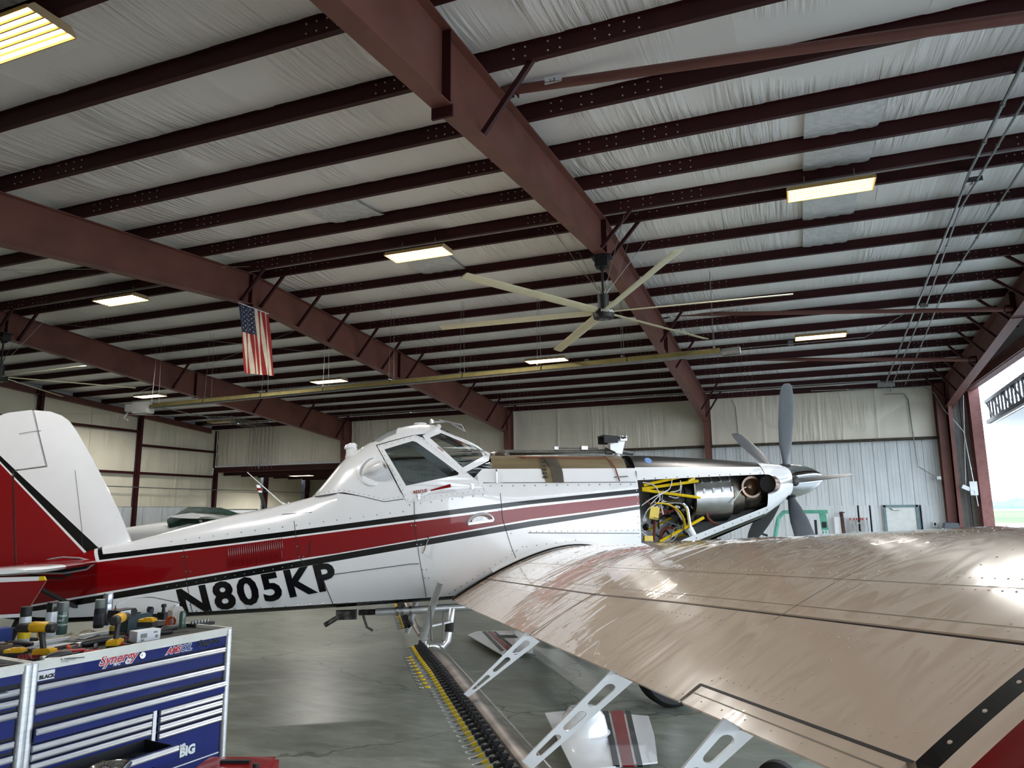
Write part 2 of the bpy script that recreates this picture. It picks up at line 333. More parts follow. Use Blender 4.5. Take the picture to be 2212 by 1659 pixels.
# upper insulation curtain, one blanket per piece between frames
random.seed(5)
def curtain(xa, xb, za, zb, y, parent, mt, T=None, name='insulation_blanket'):
    nx = 26; nz_ = 10; mb = MB(); ph = random.random() * 10; fans = [(random.uniform(xa, xb), random.choice((-1, 1)) * random.uniform(.2, .8)) for _ in range(2)]
    for j in range(nz_ + 1):
        v = j / nz_
        for i in range(nx + 1):
            u = i / nx; x = xa + (xb - xa) * u; z = za + (zb(x) - za) * v
            w_ = 0
            for fx, sl in fans:
                q = (x - fx - sl * (1 - v) * 1.2); w_ += .022 * v * math.exp(-(q / .35) ** 2) * sin(q * 42)
            w_ += .02 * sin(pi * v) * sin(pi * u) + .006 * sin(x * 9 + ph) + (.02 if i in (0, nx) else 0)
            mb.v.append((T or (lambda x, w_, z: (x, y - w_, z)))(x, w_, z))
    for j in range(nz_):
        for i in range(nx):
            a = j * (nx + 1) + i; mb.f.append((a, a + 1, a + nx + 2, a + nx + 1)); mb.m.append(0)
    return mb.build(name, mt, parent, smooth=True, auto=80)
for xf0, xf1 in ((X_FR[0] + .12, 4.42), (X_FR[1] + .12, X_FR[0] - .12), (X_FR[2] + .12, X_FR[1] - .12), (X_FR[3] + .15, X_FR[2] - .12)):
    n = 4; st = (xf1 - xf0) / n
    for i in range(n): curtain(xf0 + i * st, xf0 + (i + 1) * st, ZI + .02, lambda x: zroof(D) + .12, D - .02, wall_back, m_curtain)
MB().box((-6.75, D - .03, ZI), (22.4, .16, .05)).box((-6.75, D - .1, ZI + .02), (22.4, .015, .09)).build('girt', mat('dirty_girt', '4a4034', .7, var=.3, vs=8), wall_back)
MB().box((-21.95, D - .03, 4.0), (7.3, .2, .22)).build('lean_to_header', m_purlin, wall_back); MB().box((-21.95, D - .05, 4.16), (7.3, .12, .07)).build('header_trim', m_white_in, wall_back)
# person door
door_1 = MB().box((3.07, D - .005, 1.0), (.86, .05, 2.0)).build('door_1', mat('door_white', 'dfe3e0', .5, var=.05), kind='structure')
fr = MB(); 
for bx in ((2.6, 1.03, .07, 2.06), (3.54, 1.03, .07, 2.06)): fr.box((bx[0], D - .02, bx[1]), (bx[2], .1, bx[3]))
fr.box((3.07, D - .02, 2.03), (1.0, .1, .07)); fr.build('door_frame', mat('teal_frame', '6f8a92', .5), door_1)
MB().box((2.93, D - .08, 1.93), (.22, .05, .05)).bar((2.85, D - .08, 1.9), (2.75, D - .06, 1.97), .02, .02).build('door_closer', m_steel, door_1)
MB().lathe([(.0, .06), (.03, .06), (.03, .03), (.015, .02), (.015, 0)], (3.4, D - .03, 1.0), (0, -1, 0), 12).build('door_knob', m_steel, door_1, smooth=True)
# columns on the back wall
def column(X, y=D - .3, w=.2, d0=.25, d1=.55, zt=None, mt=m_primer2, nm='column', par=None):
    zt = zt or zroof(D); mb = MB()
    mb.add([(X - .006, y + .25, 0), (X + .006, y + .25, 0), (X + .006, y + .25 - d0, 0), (X - .006, y + .25 - d0, 0), (X - .006, y + .25, zt), (X + .006, y + .25, zt), (X + .006, y + .25 - d1, zt), (X - .006, y + .25 - d1, zt)],
           [(0, 3, 7, 4), (1, 5, 6, 2), (3, 2, 6, 7)])
    mb.bar((X, y + .25, 0), (X, y + .25, zt), w, .014, up=(0, 1, 0)); mb.bar((X, y + .25 - d0, 0), (X, y + .25 - d1, zt), w, .014, up=(0, 1, 0))
    return mb.build(nm, mt, par or wall_back)
for X in X_FR[:3]: column(X)
column(X_R0 - .2, w=.26); column(X_R0 - .02, d0=.5, d1=.9, w=.1)
column(5.38, y=D - .4, w=.3, d0=.45, d1=.45, zt=5.75, mt=mat('faded_primer', '8a5a55', .6, var=.1))
ribbed(4.7, 5.3, 0, 5.6, D - .1, MB()).build('liner_panel', mat('shaded_panel', '6f6d66', .5, var=.1), wall_back)  # darker copy of the liner panel colour, corner shade painted in
# ---- left end wall
XL = -25.79
wall_left = MB().box((XL - .15, 15.3, 3.65), (.04, 37.8, 7.3)).build('wall_left', m_white_in, kind='structure')
cols = [26.9 - 4.41 * k for k in range(7)]
def TL(x, w_, z): return (XL - .02 + w_, x, z)
bands = [2.26, 3.68, 9]
for i in range(6):
    ya, yb = cols[i + 1] + .06, cols[i] - .06
    mid = 4.86 if i == 0 else 5.42
    curtain(ya, (ya + yb) / 2, 2.3, lambda x: zroof(x) - .05, 0, wall_left, m_leftins, TL); curtain((ya + yb) / 2, yb, 2.3, lambda x: zroof(x) - .05, 0, wall_left, m_leftins, TL)
    for zg in (mid, 3.69): MB().bar((XL + .1, ya, zg), (XL + .1, yb, zg), .14, .1).build('girt', m_purlin, wall_left)
for y in cols[:5]: MB().box((XL + .14, y, zroof(y) / 2), (.2, .12, zroof(y) - .1)).box((XL + .14, y, zroof(y) / 2), (.02, .2, zroof(y) - .12)).build('column', m_purlin, wall_left)
for k in range(30):
    ya = -3 + k * 1.0; ribbed(ya, ya + .98, 0, 2.28, 0, MB(), lambda u, d, z: (XL + .08 - d, u, z)).build('liner_panel', m_panel, wall_left)
MB().tube([(XL + .3, 4 + i * 1.2, 3.09 + .01 * sin(i)) for i in range(26)], .02, 6).build('conduit', m_conduit, wall_left)
# ---- near wall behind the viewpoint
wall_near = MB().box((-10.2, Y0 - .05, 3.1), (31.8, .1, 6.3)).build('wall_near', mat('near_wall', 'c9c5bb', .6), kind='structure')
# ---- lean-to room behind the back wall at the left
m_lt = mat('lean_to_wall', '9c9484', .7)
wall_rear = MB().box((-22, 34, 2.05), (7.9, .1, 4.1)).build('wall_rear', m_lt, kind='structure')
MB().box((-18.2, 30.5, 2.0), (.1, 7.2, 4.0)).build('partition_wall', m_lt, wall_rear); MB().box((-22, 30.4, 4.02), (7.6, 7.2, .05)).build('lean_to_ceiling', m_lt, wall_rear)
for k in range(6): MB().box((-22, 27.6 + k * 1.2, 3.88), (7.6, .06, .2)).build('purlin', m_purlin, wall_rear)
for k in range(2):
    curtain(27.1 + k * 3.3, 30.2 + k * 3.3, 2.2, lambda x: 4.0, 0, wall_left, m_leftins, TL); MB().box((XL + .14, 27.05 + 3.4 * (k + 1), 1.9), (.2, .12, 3.8)).build('column', m_purlin, wall_left)
# ---- outside
m_apron = mat('pale_apron', '8f8e8a', .8); m_grass = mat('grass_field', '55702f', .9, var=.3, vs=.05, bump=.4, bs=3)
MB().box((60, 40, -.13), (109, 160, .06)).build('concrete_apron', m_apron, label='pale concrete apron outside the open hangar door', cat='pavement')
grass = MB().box((200, 260, -.08), (700, 300, .06)).build('grass_field', m_grass, kind='stuff'); grass['label'] = 'flat green grass field beyond the pale apron outside the door'; grass['category'] = 'grass'
random.seed(11)
tl = MB()
for k in range(150):
    a = radians(55 + k * .33); r_ = 620 + random.uniform(-20, 20); cx, cy = r_ * cos(a), r_ * sin(a); h = random.uniform(5, 9)
    tl.lathe([(0, 0), (7, .5), (9, h * .4), (6, h * .8), (0, h)], (cx, cy, -.5), n=7)
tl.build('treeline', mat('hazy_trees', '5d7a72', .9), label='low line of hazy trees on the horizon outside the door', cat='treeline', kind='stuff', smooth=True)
# bi-fold door leaf folded up outside the opening
bf = thing('bifold_door', 'dark steel truss of the bi-fold hangar door folded up outside', 'door', (5.9, 0, 0))
yt = D + .4
MB().bar((0, -2, 6.25), (0, yt, 5.33), .1, .1).build('top_chord', m_mblack, bf); MB().bar((0, -2, 5.5), (0, yt, 4.68), .12, .12).build('bottom_chord', m_mblack, bf)
k = 0; y = -2.0
while y < yt - .2:
    f0 = (y + 2) / (yt + 2); zt_, zb_ = 6.25 - .92 * f0, 5.5 - .82 * f0
    st = .38
    MB().bar((0, y, zb_), (0, y, zt_), .05, .05).build('truss_web', m_mblack, bf)
    if k % 3 == 0: MB().bar((0, y, zb_), (0, min(yt, y + st * 3), zt_ - .02), .04, .04).build('truss_web', m_mblack, bf)
    y += st; k += 1
MB().add([(.1, -2, 5.42), (.1, yt, 4.62), (2.6, yt, 4.3), (2.6, -2, 5.1), (.1, -2, 5.39), (.1, yt, 4.59), (2.6, yt, 4.27), (2.6, -2, 5.07)], [(0, 1, 2, 3), (4, 7, 6, 5), (0, 4, 5, 1), (1, 5, 6, 2), (2, 6, 7, 3), (3, 7, 4, 0)]).build('door_skin', m_white_in, bf)
MB().add([(.1, -2, 6.6), (.1, yt - 1, 6.0), (1.6, yt - 1, 7.6), (1.6, -2, 8.2)], [(0, 1, 2, 3)]).build('door_skin', m_insul, bf)
for i in range(5): MB().cyl((.5, 26.6 - i * .5, 4.8), (.2, 26.4 - i * .5, 6.1), .008, 5).build('lift_cable', m_mblack, bf)

# shinier repair sheets taped between the purlins
m_patch = mat('patch_vinyl', 'd4d6da', .25, var=.05, bump=1, bs=9, bdist=.03, spec=.7)
for (xa, xb, pa, pb) in ((.42, 1.35, 8.98, 10.2), (.42, 1.35, 10.2, 11.45), (.42, 1.25, 12.03, 13.3), (.42, 1.2, 13.3, 14.5), (-7.3, -6.3, 8.98, 10.2), (-7.2, -6.2, 12.03, 13.3), (-11.9, -11, 12.03, 13.3)):
    mb = MB(); nx, ny = 12, 8
    for j in range(ny + 1):
        for i in range(nx + 1):
            x, y = xa + (xb - xa) * i / nx, pa + .04 + (pb - pa - .08) * j / ny; mb.v.append((x, y, zroof(y) + .15 - .05 * sin(pi * j / ny) + .008 * sin(i * 2.1 + j * 1.7)))
    for j in range(ny):
        for i in range(nx): a = j * (nx + 1) + i; mb.f.append((a, a + 1, a + nx + 2, a + nx + 1)); mb.m.append(0)
    mb.build('insulation_patch', m_patch, ceiling, smooth=True)
# ---------------------------------------------------------------- main aircraft
HD = radians(33.6); OA = Vector((-.168, 11.438, 0))
air = thing('agricultural_airplane', 'white crop duster airplane with red and black side stripe and open engine cowling', 'airplane', OA, HD)
EX, EY = Vector((cos(HD), sin(HD), 0)), Vector((-sin(HD), cos(HD), 0))
def L(px, py, x=None, y=None, z=None):
    """same as S(), but in the aircraft's own frame: x forward, y port, z up"""
    r = ray(px, py); rl = (r.dot(EX), r.dot(EY), r.z); c0 = Vector((0, 0, HC)) - OA; c = Vector((c0.dot(EX), c0.dot(EY), HC))
    i, v = (0, x) if x is not None else (1, y) if y is not None else (2, z)
    return c + Vector(rl) * ((v - c[i]) / rl[i])
T_TOP = ([-10.2, -9.6, -8.78, -8.2, -7.68, -7.13, -6.72, -6.58, -6.47, -6.33, -6.18, -6.0, -5.83, -5.65, -5.38, -5.19, -5.04, -4.79, -4.6, -4.47, -2.3, -1.43, -.4, -.03],
         [1.42, 1.5, 1.68, 1.84, 1.974, 2.083, 2.196, 2.36, 2.507, 2.687, 2.78, 2.9, 3.02, 3.095, 3.143, 3.139, 3.1, 3.01, 2.87, 2.742, 2.745, 2.717, 2.655, 2.616])
def ztop(s): return interp(s, *T_TOP)
def zbot(s): return interp(s, [-10.2, -9.58, -8, -6.5, -5.4, -5, -2.5, -1.3, -.5, -.05], [.86, .77, .8, .85, .89, .9, 1.1, 1.58, 1.84, 2.12])
def hwid(s): return interp(s, [-10.2, -9.3, -8.3, -7, -5.5, -4, -2.4, -1, -.5, -.05], [.07, .17, .28, .42, .53, .55, .52, .42, .37, .27])
def hy(s, z):
    zc = interp(s, [-10, -6.7, -5.5, -2.5, -.5, 0], [1.15, 1.5, 1.75, 1.75, 2.25, 2.37]); zt, zb = ztop(s), zbot(s)
    t = (z - zc) / (zt - zc) if z > zc else (zc - z) / (zc - zb); n = interp(s, [-10, -7, -6.3, -2.4, -.5], [2.6, 2.6, 2.5, 2.9, 2.1]) if z > zc else interp(s, [-3, -2, -.3], [6, 3, 2.1])
    return hwid(s) * max(0, 1 - min(1, abs(t)) ** n) ** (1 / n)
def line(*pts): return lambda s: interp(s, [p[0] for p in pts], [p[1] for p in pts])
k1t = line((-10.2, 1.41), (-9.01, 1.54), (-6.87, 1.79), (-5.57, 1.95), (-4.47, 2.08), (-4.03, 2.125), (-2.48, 2.27)); k1b = line((-10.2, 1.34), (-9.07, 1.475), (-6.86, 1.73), (-4.03, 2.072), (-2.48, 2.215))
rt_ = line((-10.2, 1.32), (-9.11, 1.45), (-6.86, 1.71), (-4.03, 2.04), (-2.48, 2.185)); rb_ = line((-10.2, .92), (-9.77, .99), (-6.85, 1.45), (-6.31, 1.52), (-4.03, 1.885), (-2.49, 2.062))
k2t = line((-10.2, .9), (-9.79, .965), (-6.85, 1.425), (-4.03, 1.862), (-2.49, 2.042)); k2b = line((-10.2, .865), (-9.3, .97), (-8.25, 1.13), (-6.85, 1.35), (-4.03, 1.79), (-2.49, 2.002))
MW, MK, MR = 0, 1, 2
def rows_at(s, zcut):
    zb, zt = zbot(s), zcut; r = [(0, zb, MK), (.55, zb + .002, MK), (None, zb + .008, MK), (None, zb + .022, MK)]
    b = zb + .065; r.append((None, b, MW)); q = max(k2b(s), b + .01)
    for i in (1, 2, 3): r.append((None, b + (q - b) * i / 4, MW))
    for f, m in ((k2b, MK), (k2t, MW), (rb_, MR)): r.append((None, max(f(s), q), m))
    r.append((None, (rb_(s) + rt_(s)) / 2, MR)); a = min(k1t(s), zt - .01)
    for f, m in ((rt_, MW), (k1b, MK)): r.append((None, min(f(s), a - .004), m))
    r.append((None, a, MW))
    for i in (1, 2, 3, 4, 5, 6): 
        f = i / 7; f = 1 - (1 - f) ** 1.6; r.append((None, a + (zt - a) * f, MW))
    r.append((None, zt, MW)); return r
def hull_strip(cols, zcut, mb, sides=(-1, 1), shift=None, m_over=None):
    for sd in sides:
        o = len(mb.v); R = None
        for s in cols:
            rw = rows_at(s, zcut(s)); R = len(rw)
            for k, (yy, z, m) in enumerate(rw):
                y = hy(s, z) if yy is None else yy * hwid(s) * .9
                sx_ = s + (shift(s, k, z) if shift else 0)
                mb.v.append((sx_, sd * y, z))
        rw = rows_at(cols[0], zcut(cols[0]))
        for i in range(len(cols) - 1):
            for k in range(R - 1):
                a = o + i * R + k; q = (a, a + R, a + R + 1, a + 1); mb.f.append(q if sd < 0 else q[::-1])
                mb.m.append(m_over(i, k, rw[k][2]) if m_over else rw[k][2])
# aft fuselage, with the stripe turning up into the fin
cols = [-10.15, -9.95, -9.7, -9.45, -9.25, -9.11, -9.07, -9.01, -8.8, -8.5, -8.2, -7.9, -7.6, -7.3, -7.0, -6.7, -6.4, -6.1, -5.85, -5.62, -5.43]
def zc_aft(s): return interp(s, [-6.72, -6.69, -6.34, -6.11, -5.83, -5.63, -5.43], [ztop(-6.72), 2.19, 2.24, 2.19, 2.12, 2.15, 2.165]) if s > -6.72 else ztop(s)
def shf(s, k, z):
    if -9.12 < s < -9.0 and k > 12: return -(z - rt_(s)) * (.50 if s > -9.02 else .42)
    return 0
def mo(i, k, m):
    if k < 12: return m
    if i < 5: return MR
    if i == 5: return MW
    if i == 6: return MK if k >= 13 else m
    return m
m_livery = [m_white, m_black, m_red]
fus = MB(); hull_strip(cols, zc_aft, fus, shift=shf, m_over=mo); fus.build('aft_fuselage', m_livery, air, smooth=True, auto=25)
# hopper section of the fuselage
cols2 = [-5.43, -5.2, -4.9, -4.6, -4.3, -4.0, -3.6, -3.2, -2.8, -2.5]
def zc_mid(s): return interp(s, [-5.6, -4.75, -4.62, -4.6, -2.4], [2.15, 2.24, 2.30, 2.53, 2.55])
fus2 = MB(); hull_strip(cols2, zc_mid, fus2); fus2.build('hopper_fuselage', m_livery, air, smooth=True, auto=25)
m_panelgap = mat('panel_gap', '2b2b2e', .6)
def on_hull(s, z, off=.004, sd=-1): return Vector((s, sd * (hy(s, z) + off), z))
def hull_line(pts, w_, off=.003, name='panel_seam', m=None, n=10):
    mb = MB(); q = []
    for a, b in zip(pts, pts[1:]):
        for i in range(n): q.append((a[0] + (b[0] - a[0]) * i / n, a[1] + (b[1] - a[1]) * i / n))
    q.append(pts[-1]); mb.tube([on_hull(*p, off=off - w_ * .35) for p in q], w_, 4); return mb
seams = MB()
for pts in ([(-5.47, 2.12), (-5.46, 1.9), (-5.44, 1.7), (-5.38, 1.35), (-5.30, .97)], [(-4.38, 2.22), (-4.36, 1.9), (-4.25, 1.55), (-4.12, 1.25)], [(-6.9, 1.9), (-6.83, 1.5), (-6.75, 1.37)], [(-8.15, 1.62), (-8.1, 1.3), (-8.0, .85)], [(-4.6, 2.35), (-2.52, 2.36)], [(-4.03, 1.72), (-2.52, 1.69)],
            [(-7.05, 1.98), (-6.7, 2.0)], [(-6.55, 1.25), (-5.5, 1.37), (-5.4, 1.37)], [(-6.55, 1.25), (-6.4, .9)]):
    hull_line(pts, .004).build('panel_seam', m_panelgap, air)
scr = MB()
def screw_row(a, b, n, off=0, f=None, r_=.011):
    for i in range(n):
        t = i / max(1, n - 1); s = a[0] + (b[0] - a[0]) * t; z = a[1] + (b[1] - a[1]) * t
        p = on_hull(s, z, 0); nrm = (on_hull(s, z + .02, 0) - on_hull(s, z - .02, 0)).cross(Vector((1, 0, 0))).normalized()
        if nrm.y > 0: nrm = -nrm
        scr.lathe([(r_, 0), (r_ * .8, .005), (0, .006)], p, nrm, 7)
screw_row((-4.5, 2.31), (-2.6, 2.33), 14); screw_row((-4.0, 1.735), (-2.6, 1.73), 18, r_=.009); screw_row((-8.1, .875), (-5.1, .965), 22, r_=.009)
screw_row((-8.3, 1.68), (-5.6, 2.0), 18, r_=.009); screw_row((-5.52, 2.08), (-4.6, 2.2), 8)
for (s, z) in ((-5.5, 1.83), (-5.43, 1.6), (-5.36, 1.3), (-5.33, 1.2), (-4.4, 2.0), (-4.3, 1.72), (-4.24, 1.5), (-4.18, 1.35), (-8.15, 1.5), (-8.1, 1.33), (-8.03, .95), (-6.85, 1.6), (-6.82, 1.48)):
    screw_row((s, z), (s + .05, z), 2, r_=.009)
screw_row((-8.3, 1.16), (-6.9, 1.375), 14, r_=.008)
screw_row((-5.02, 1.0), (-4.1, 1.55), 14, r_=.009); screw_row((-4.05, 1.55), (-3.4, 1.62), 6, r_=.009); screw_row((-2.53, 1.65), (-2.53, 2.25), 8, r_=.01)
scr.build('fastener', m_steel, air, kind='stuff')
# canopy / turtle deck shell
def shell(cols, zlo, zhi, mb, nrow=12, sides=(-1, 1), m=0, skip=None, inset=0, matf=None):
    for sd in sides:
        o = len(mb.v)
        for s in cols:
            a, b = zlo(s), zhi(s)
            for k in range(nrow + 1):
                f = k / nrow; f = 1 - (1 - f) ** 1.7; z = a + (b - a) * f; mb.v.append((s, sd * max(0, hy(s, min(z, ztop(s))) - inset), z - inset * f))
        for i in range(len(cols) - 1):
            for k in range(nrow):
                if skip and skip((cols[i] + cols[i+1]) / 2, (mb.v[o + i * (nrow + 1) + k][2] + mb.v[o + i * (nrow + 1) + k + 1][2]) / 2): continue
                a = o + i * (nrow + 1) + k; q = (a, a + nrow + 1, a + nrow + 2, a + 1); mb.f.append(q if sd < 0 else q[::-1]); mb.m.append(matf((cols[i] + cols[i+1]) / 2, mb.v[a][2]) if matf else m)
# door outline (s, z): window pane inside; everything follows the canopy surface
DOOR = [(-5.93, 2.83), (-5.45, 2.965), (-5.36, 2.93), (-4.57, 2.29), (-4.55, 2.24), (-5.56, 2.12)]
WIN = [(-5.84, 2.775), (-5.49, 2.885), (-5.44, 2.87), (-4.91, 2.475), (-4.92, 2.45), (-5.57, 2.315)]
can = MB(); ccols = [-6.72, -6.65, -6.58, -6.47, -6.33, -6.18, -6.0, -5.9, -5.8, -5.7]
def aft_edge(z): return interp(z, [2.1, 2.83, 3.2], [-5.57, -5.94, -6.12])      # leaning rear edge of the door bay
def shell2(mb, sA, sB, nS, zlo, zhi, nZ, sides=(-1, 1), off=0, m=0):
    """patch whose fore-aft edges are lines sA(z), sB(z)"""
    for sd in sides:
        o = len(mb.v)
        for k in range(nZ + 1):
            f = k / nZ
            for i in range(nS + 1):
                u = i / nS; zm = zlo(0) + (zhi(0) - zlo(0)) * f; s = sA(zm) + (sB(zm) - sA(zm)) * u; a, b = zlo(s), zhi(s); z = a + (b - a) * f
                s = sA(z) + (sB(z) - sA(z)) * u; zz = min(z, ztop(s)); mb.v.append((s, sd * (hy(s, zz) + off), zz))
        for k in range(nZ):
            for i in range(nS):
                a = o + k * (nS + 1) + i; q = (a, a + 1, a + nS + 2, a + nS + 1); mb.f.append(q if sd < 0 else q[::-1]); mb.m.append(m)
shell([-6.72, -6.66, -6.6, -6.5, -6.4, -6.3, -6.2, -6.1, -6.0, -5.95], zc_aft, ztop, can, 16)
# between the slanted bay edge and s=-5.95 the shell is filled column by column
for sd in (-1, 1):
    n = 14; o = len(can.v); cs = [-5.95, -5.88, -5.8, -5.72, -5.64, -5.57]
    for s in cs:
        zh = interp(s, [-6.12, -5.94, -5.57], [3.2, 2.83, 2.1]) if s > -5.95 else ztop(s); a = zc_aft(s); zh = max(zh, a)
        for k in range(n + 1):
            f = 1 - (1 - k / n) ** 1.7 if s == -5.95 else k / n; z = a + (zh - a) * f
            if s == -5.95: z = a + (min(ztop(s), 2.85) - a) * k / n
            can.v.append((s, sd * hy(s, z), z))
    for i in range(len(cs) - 1):
        for k in range(n):
            a = o + i * (n + 1) + k; q = (a, a + n + 1, a + n + 2, a + 1); can.f.append(q if sd < 0 else q[::-1]); can.m.append(0)
# roof cap above the doors up to the windscreen bow
def roof_lo(s): return interp(s, [-5.95, -5.45, -5.3, -5.16, -5.05], [2.84, 2.975, 2.985, 3.02, 3.03])
shell([-5.95, -5.8, -5.65, -5.5, -5.38, -5.28, -5.19, -5.12], roof_lo, ztop, can, 8)
can.build('canopy_shell', m_white, air, smooth=True, auto=40)
# skylight on the roof, inset gasket
sk = MB(); shell([-6.0, -5.9, -5.8, -5.7, -5.6], lambda s: 0.93 * (ztop(s) - roof_lo(max(s, -5.95))) * 0 + ztop(s) - interp(s, [-6.0, -5.9, -5.7, -5.6], [.02, .09, .09, .02]), lambda s: ztop(s), sk, 5, inset=-.006)
sk.build('roof_window', m_glassy, air, smooth=True)
def hull_plate(outer, holes=(), off=.006, th=.02, m=0, mb=None, sd=-1, sub=6):
    """outline in (s,z) laid on the canopy surface, subdivided so it follows the curve"""
    def densify(l): 
        q = []
        for a, b in zip(l, l[1:] + l[:1]):
            for i in range(sub): q.append((a[0] + (b[0] - a[0]) * i / sub, a[1] + (b[1] - a[1]) * i / sub))
        return q
    mb = mb or MB()
    return mb.plate(densify(outer), lambda u, v, w_: Vector((u, sd * (hy(u, min(v, ztop(u) - .001)) + off - w_), v)), th, [densify(h) for h in holes], m)
for sd in (-1, 1):
    dr = hull_plate(DOOR, (WIN,), off=.012, sd=sd).build('cabin_door', m_white, air)
    hull_plate([(WIN[i][0], WIN[i][1]) for i in range(6)], off=.004, th=.006, sd=sd).build('side_window', m_glassy, dr)
    if sd < 0:
        hd = MB()
        for (a, b) in (((-5.27, 2.255), (-5.02, 2.315)),): hd.tube([on_hull(*a, off=.03), on_hull(*b, off=.035)], [.008, .022], 8)
        hd.build('door_handle', m_red, dr, smooth=True, label='red rescue door handle')
        for p in ((-5.41, 2.17), (-4.74, 2.3)): MB().box(on_hull(*p, off=.016), (.03, .02, .05)).box(on_hull(p[0], p[1] + .03, off=.016), (.05, .015, .015)).build('door_latch', m_alu, dr)
        lt = MB()
        lt.bar(on_hull(-5.38, 2.19, off=.02), on_hull(-5.27, 2.25, off=.02), .006, .006).bar(on_hull(-5.0, 2.31, off=.02), on_hull(-4.76, 2.305, off=.02), .006, .006); lt.build('latch_rod', m_alu, dr)
        tx = text_mb('RESCUE', lambda u, v: on_hull(-5.48 + u * .98 - v * .1, 2.215 + v + u * .14, .032), .05, .002, grid=.015); tx.build('rescue_lettering', m_red, dr)
        t2 = text_mb('OPEN', lambda u, v: on_hull(-5.18 + u * .8 + v * .5, 2.80 - u * .62 + v * .8, .014), .035, .001); t2.build('open_lettering', m_red, dr)
        rv = MB()
        for l, n in ((DOOR, 60),):
            for i in range(6):
                a, b = l[i], l[(i + 1) % 6]; c = (-5.3, 2.55); k_ = int(max(2, 14 * math.dist(a, b)))
                for j in range(k_):
                    s = a[0] + (b[0] - a[0]) * j / k_; z = a[1] + (b[1] - a[1]) * j / k_; s += (c[0] - s) * .05; z += (c[1] - z) * .05
                    rv.lathe([(.006, 0), (0, .005)], on_hull(s, z, .012), (0, -1, 0), 6)
        rv.build('door_rivets', m_steel, dr, kind='stuff')
# windscreen: bow frame and glass, dark coaming below
bow = MB(); fr_o = [(-5.36, 2.96), (-5.2, 3.05), (-5.14, 3.06), (-4.52, 2.80), (-4.46, 2.72), (-4.5, 2.64), (-4.85, 2.47), (-4.95, 2.56), (-5.3, 2.86)]
fr_i = [(-5.27, 2.93), (-5.12, 3.0), (-4.62, 2.79), (-4.57, 2.7), (-4.86, 2.545)]
for sd in (-1, 1): hull_plate(fr_o, (fr_i,), off=.014, th=.02, mb=bow, sd=sd)
for (s, z) in ((-5.14, 3.075), (-4.5, 2.775)):
    pts = [Vector((s, y, min(ztop(s) + .0, ztop(s)) - (abs(y) / .4) ** 2 * .06)) for y in [-.36 + .06 * i for i in range(13)]]; bow.tube(pts, .022, 6)
bow.build('windscreen_frame', m_white, air)
wg = MB()
for sd in (-1, 1): hull_plate(fr_i, off=.004, th=.004, mb=wg, sd=sd)
wg.add([(-5.1, -.3, 3.06), (-4.55, -.34, 2.76), (-4.55, .34, 2.76), (-5.1, .3, 3.06)], [(0, 1, 2, 3)])
wg.build('windscreen', m_clearg, air)
hull_plate([(-4.85, 2.47), (-4.5, 2.62), (-4.45, 2.62), (-4.47, 2.36), (-4.62, 2.32), (-4.6, 2.3)], off=-.005, th=.01).build('quarter_window', m_glassy, air)
MB().box((-4.75, 0, 2.48), (.3, .8, .1)).box((-4.62, 0, 2.56), (.2, .6, .12)).build('instrument_coaming', m_mblack, air)
sv = MB(); sv.box((-5.0, -.2, 2.66), (.35, .24, .012), rot=(0, .35, 0)); sv.build('white_visor', m_white_in, air)
st = MB(); st.box((-5.68, 0, 2.15), (.12, .46, .8), rot=(0, -.25, 0)).box((-5.45, 0, 1.85), (.45, .46, .12)).box((-5.78, 0, 2.6), (.09, .26, .2), rot=(0, -.25, 0)); st.build('pilot_seat', m_mblack, air)
MB().box((-5.2, 0, 1.75), (.9, .8, .02)).build('cockpit_floor', m_mblack, air)
# roof fittings
MB().lathe([(.1, 0), (.1, .04), (.075, .1), (.07, .14), (.085, .15), (.085, .17), (.06, .2), (0, .21)], (-6.22, 0, 2.68), (-.25, 0, 1), 18).build('beacon_base', m_white, air, smooth=True)
MB().lathe([(.09, 0), (.08, .02), (0, .035)], (-5.36, 0, 3.14), (0, 0, 1), 18).build('roof_antenna', m_white, air, smooth=True)
wc = MB(); wc.tube([(-5.2, -.1, 3.17), (-5.0, -.12, 3.17), (-4.8, -.2, 3.04)], .012, 6).tube([(-5.12, -.1, 3.2), (-4.85, -.2, 3.12)], .006, 5).tube([(-5.0, -.12, 3.17), (-4.84, -.2, 3.13), (-4.78, -.2, 3.03)], .005, 5).lathe([(.0, 0), (.03, .01), (.03, .05), (0, .07)], (-5.22, -.1, 3.14), n=10)
wc.build('wiper_arm', m_alu, air, smooth=True)
sc = MB(); c = on_hull(-6.0, 2.52, .0); c2 = on_hull(-5.86, 2.57, .02)
sc.lathe([(.19, -.01), (.19, .004), (.17, .012)], on_hull(-5.98, 2.5, -.01), (0.05, -1, .32), 24)
sc.tube([on_hull(-6.1, 2.46, -.02), on_hull(-6.0, 2.5, .03), on_hull(-5.92, 2.535, .06), on_hull(-5.85, 2.57, .065)], [.03, .085, .09, .085], 14, flat=.8); sc.build('air_scoop', m_white, air, smooth=True, auto=60)
MB().lathe([(.06, 0), (.05, .002), (0, .003)], on_hull(-5.85, 2.57, .068) + Vector((.03, -.0, .012)), (.9, -.1, .35), 14).build('scoop_mouth', mat('scoop_shadow', 'a9a69c', .6), air)  # flat disc; shade inside the scoop is painted as grey
an = MB(); an.tube([(-7.04, 0, 2.1), (-7.1, 0, 2.13), (-7.52, 0, 2.505)], [.016, .009, .005], 6).lathe([(.05, 0), (.02, .03), (0, .05)], (-7.0, 0, 2.085), n=10); an.build('whip_antenna', m_white, air)
cs2 = [-6.68 + .06 * i for i in range(19)]
MB().tube([on_hull(s, zc_aft(s), .001) for s in cs2], .004, 4).build('canopy_seam', m_panelgap, air)
rv = MB()
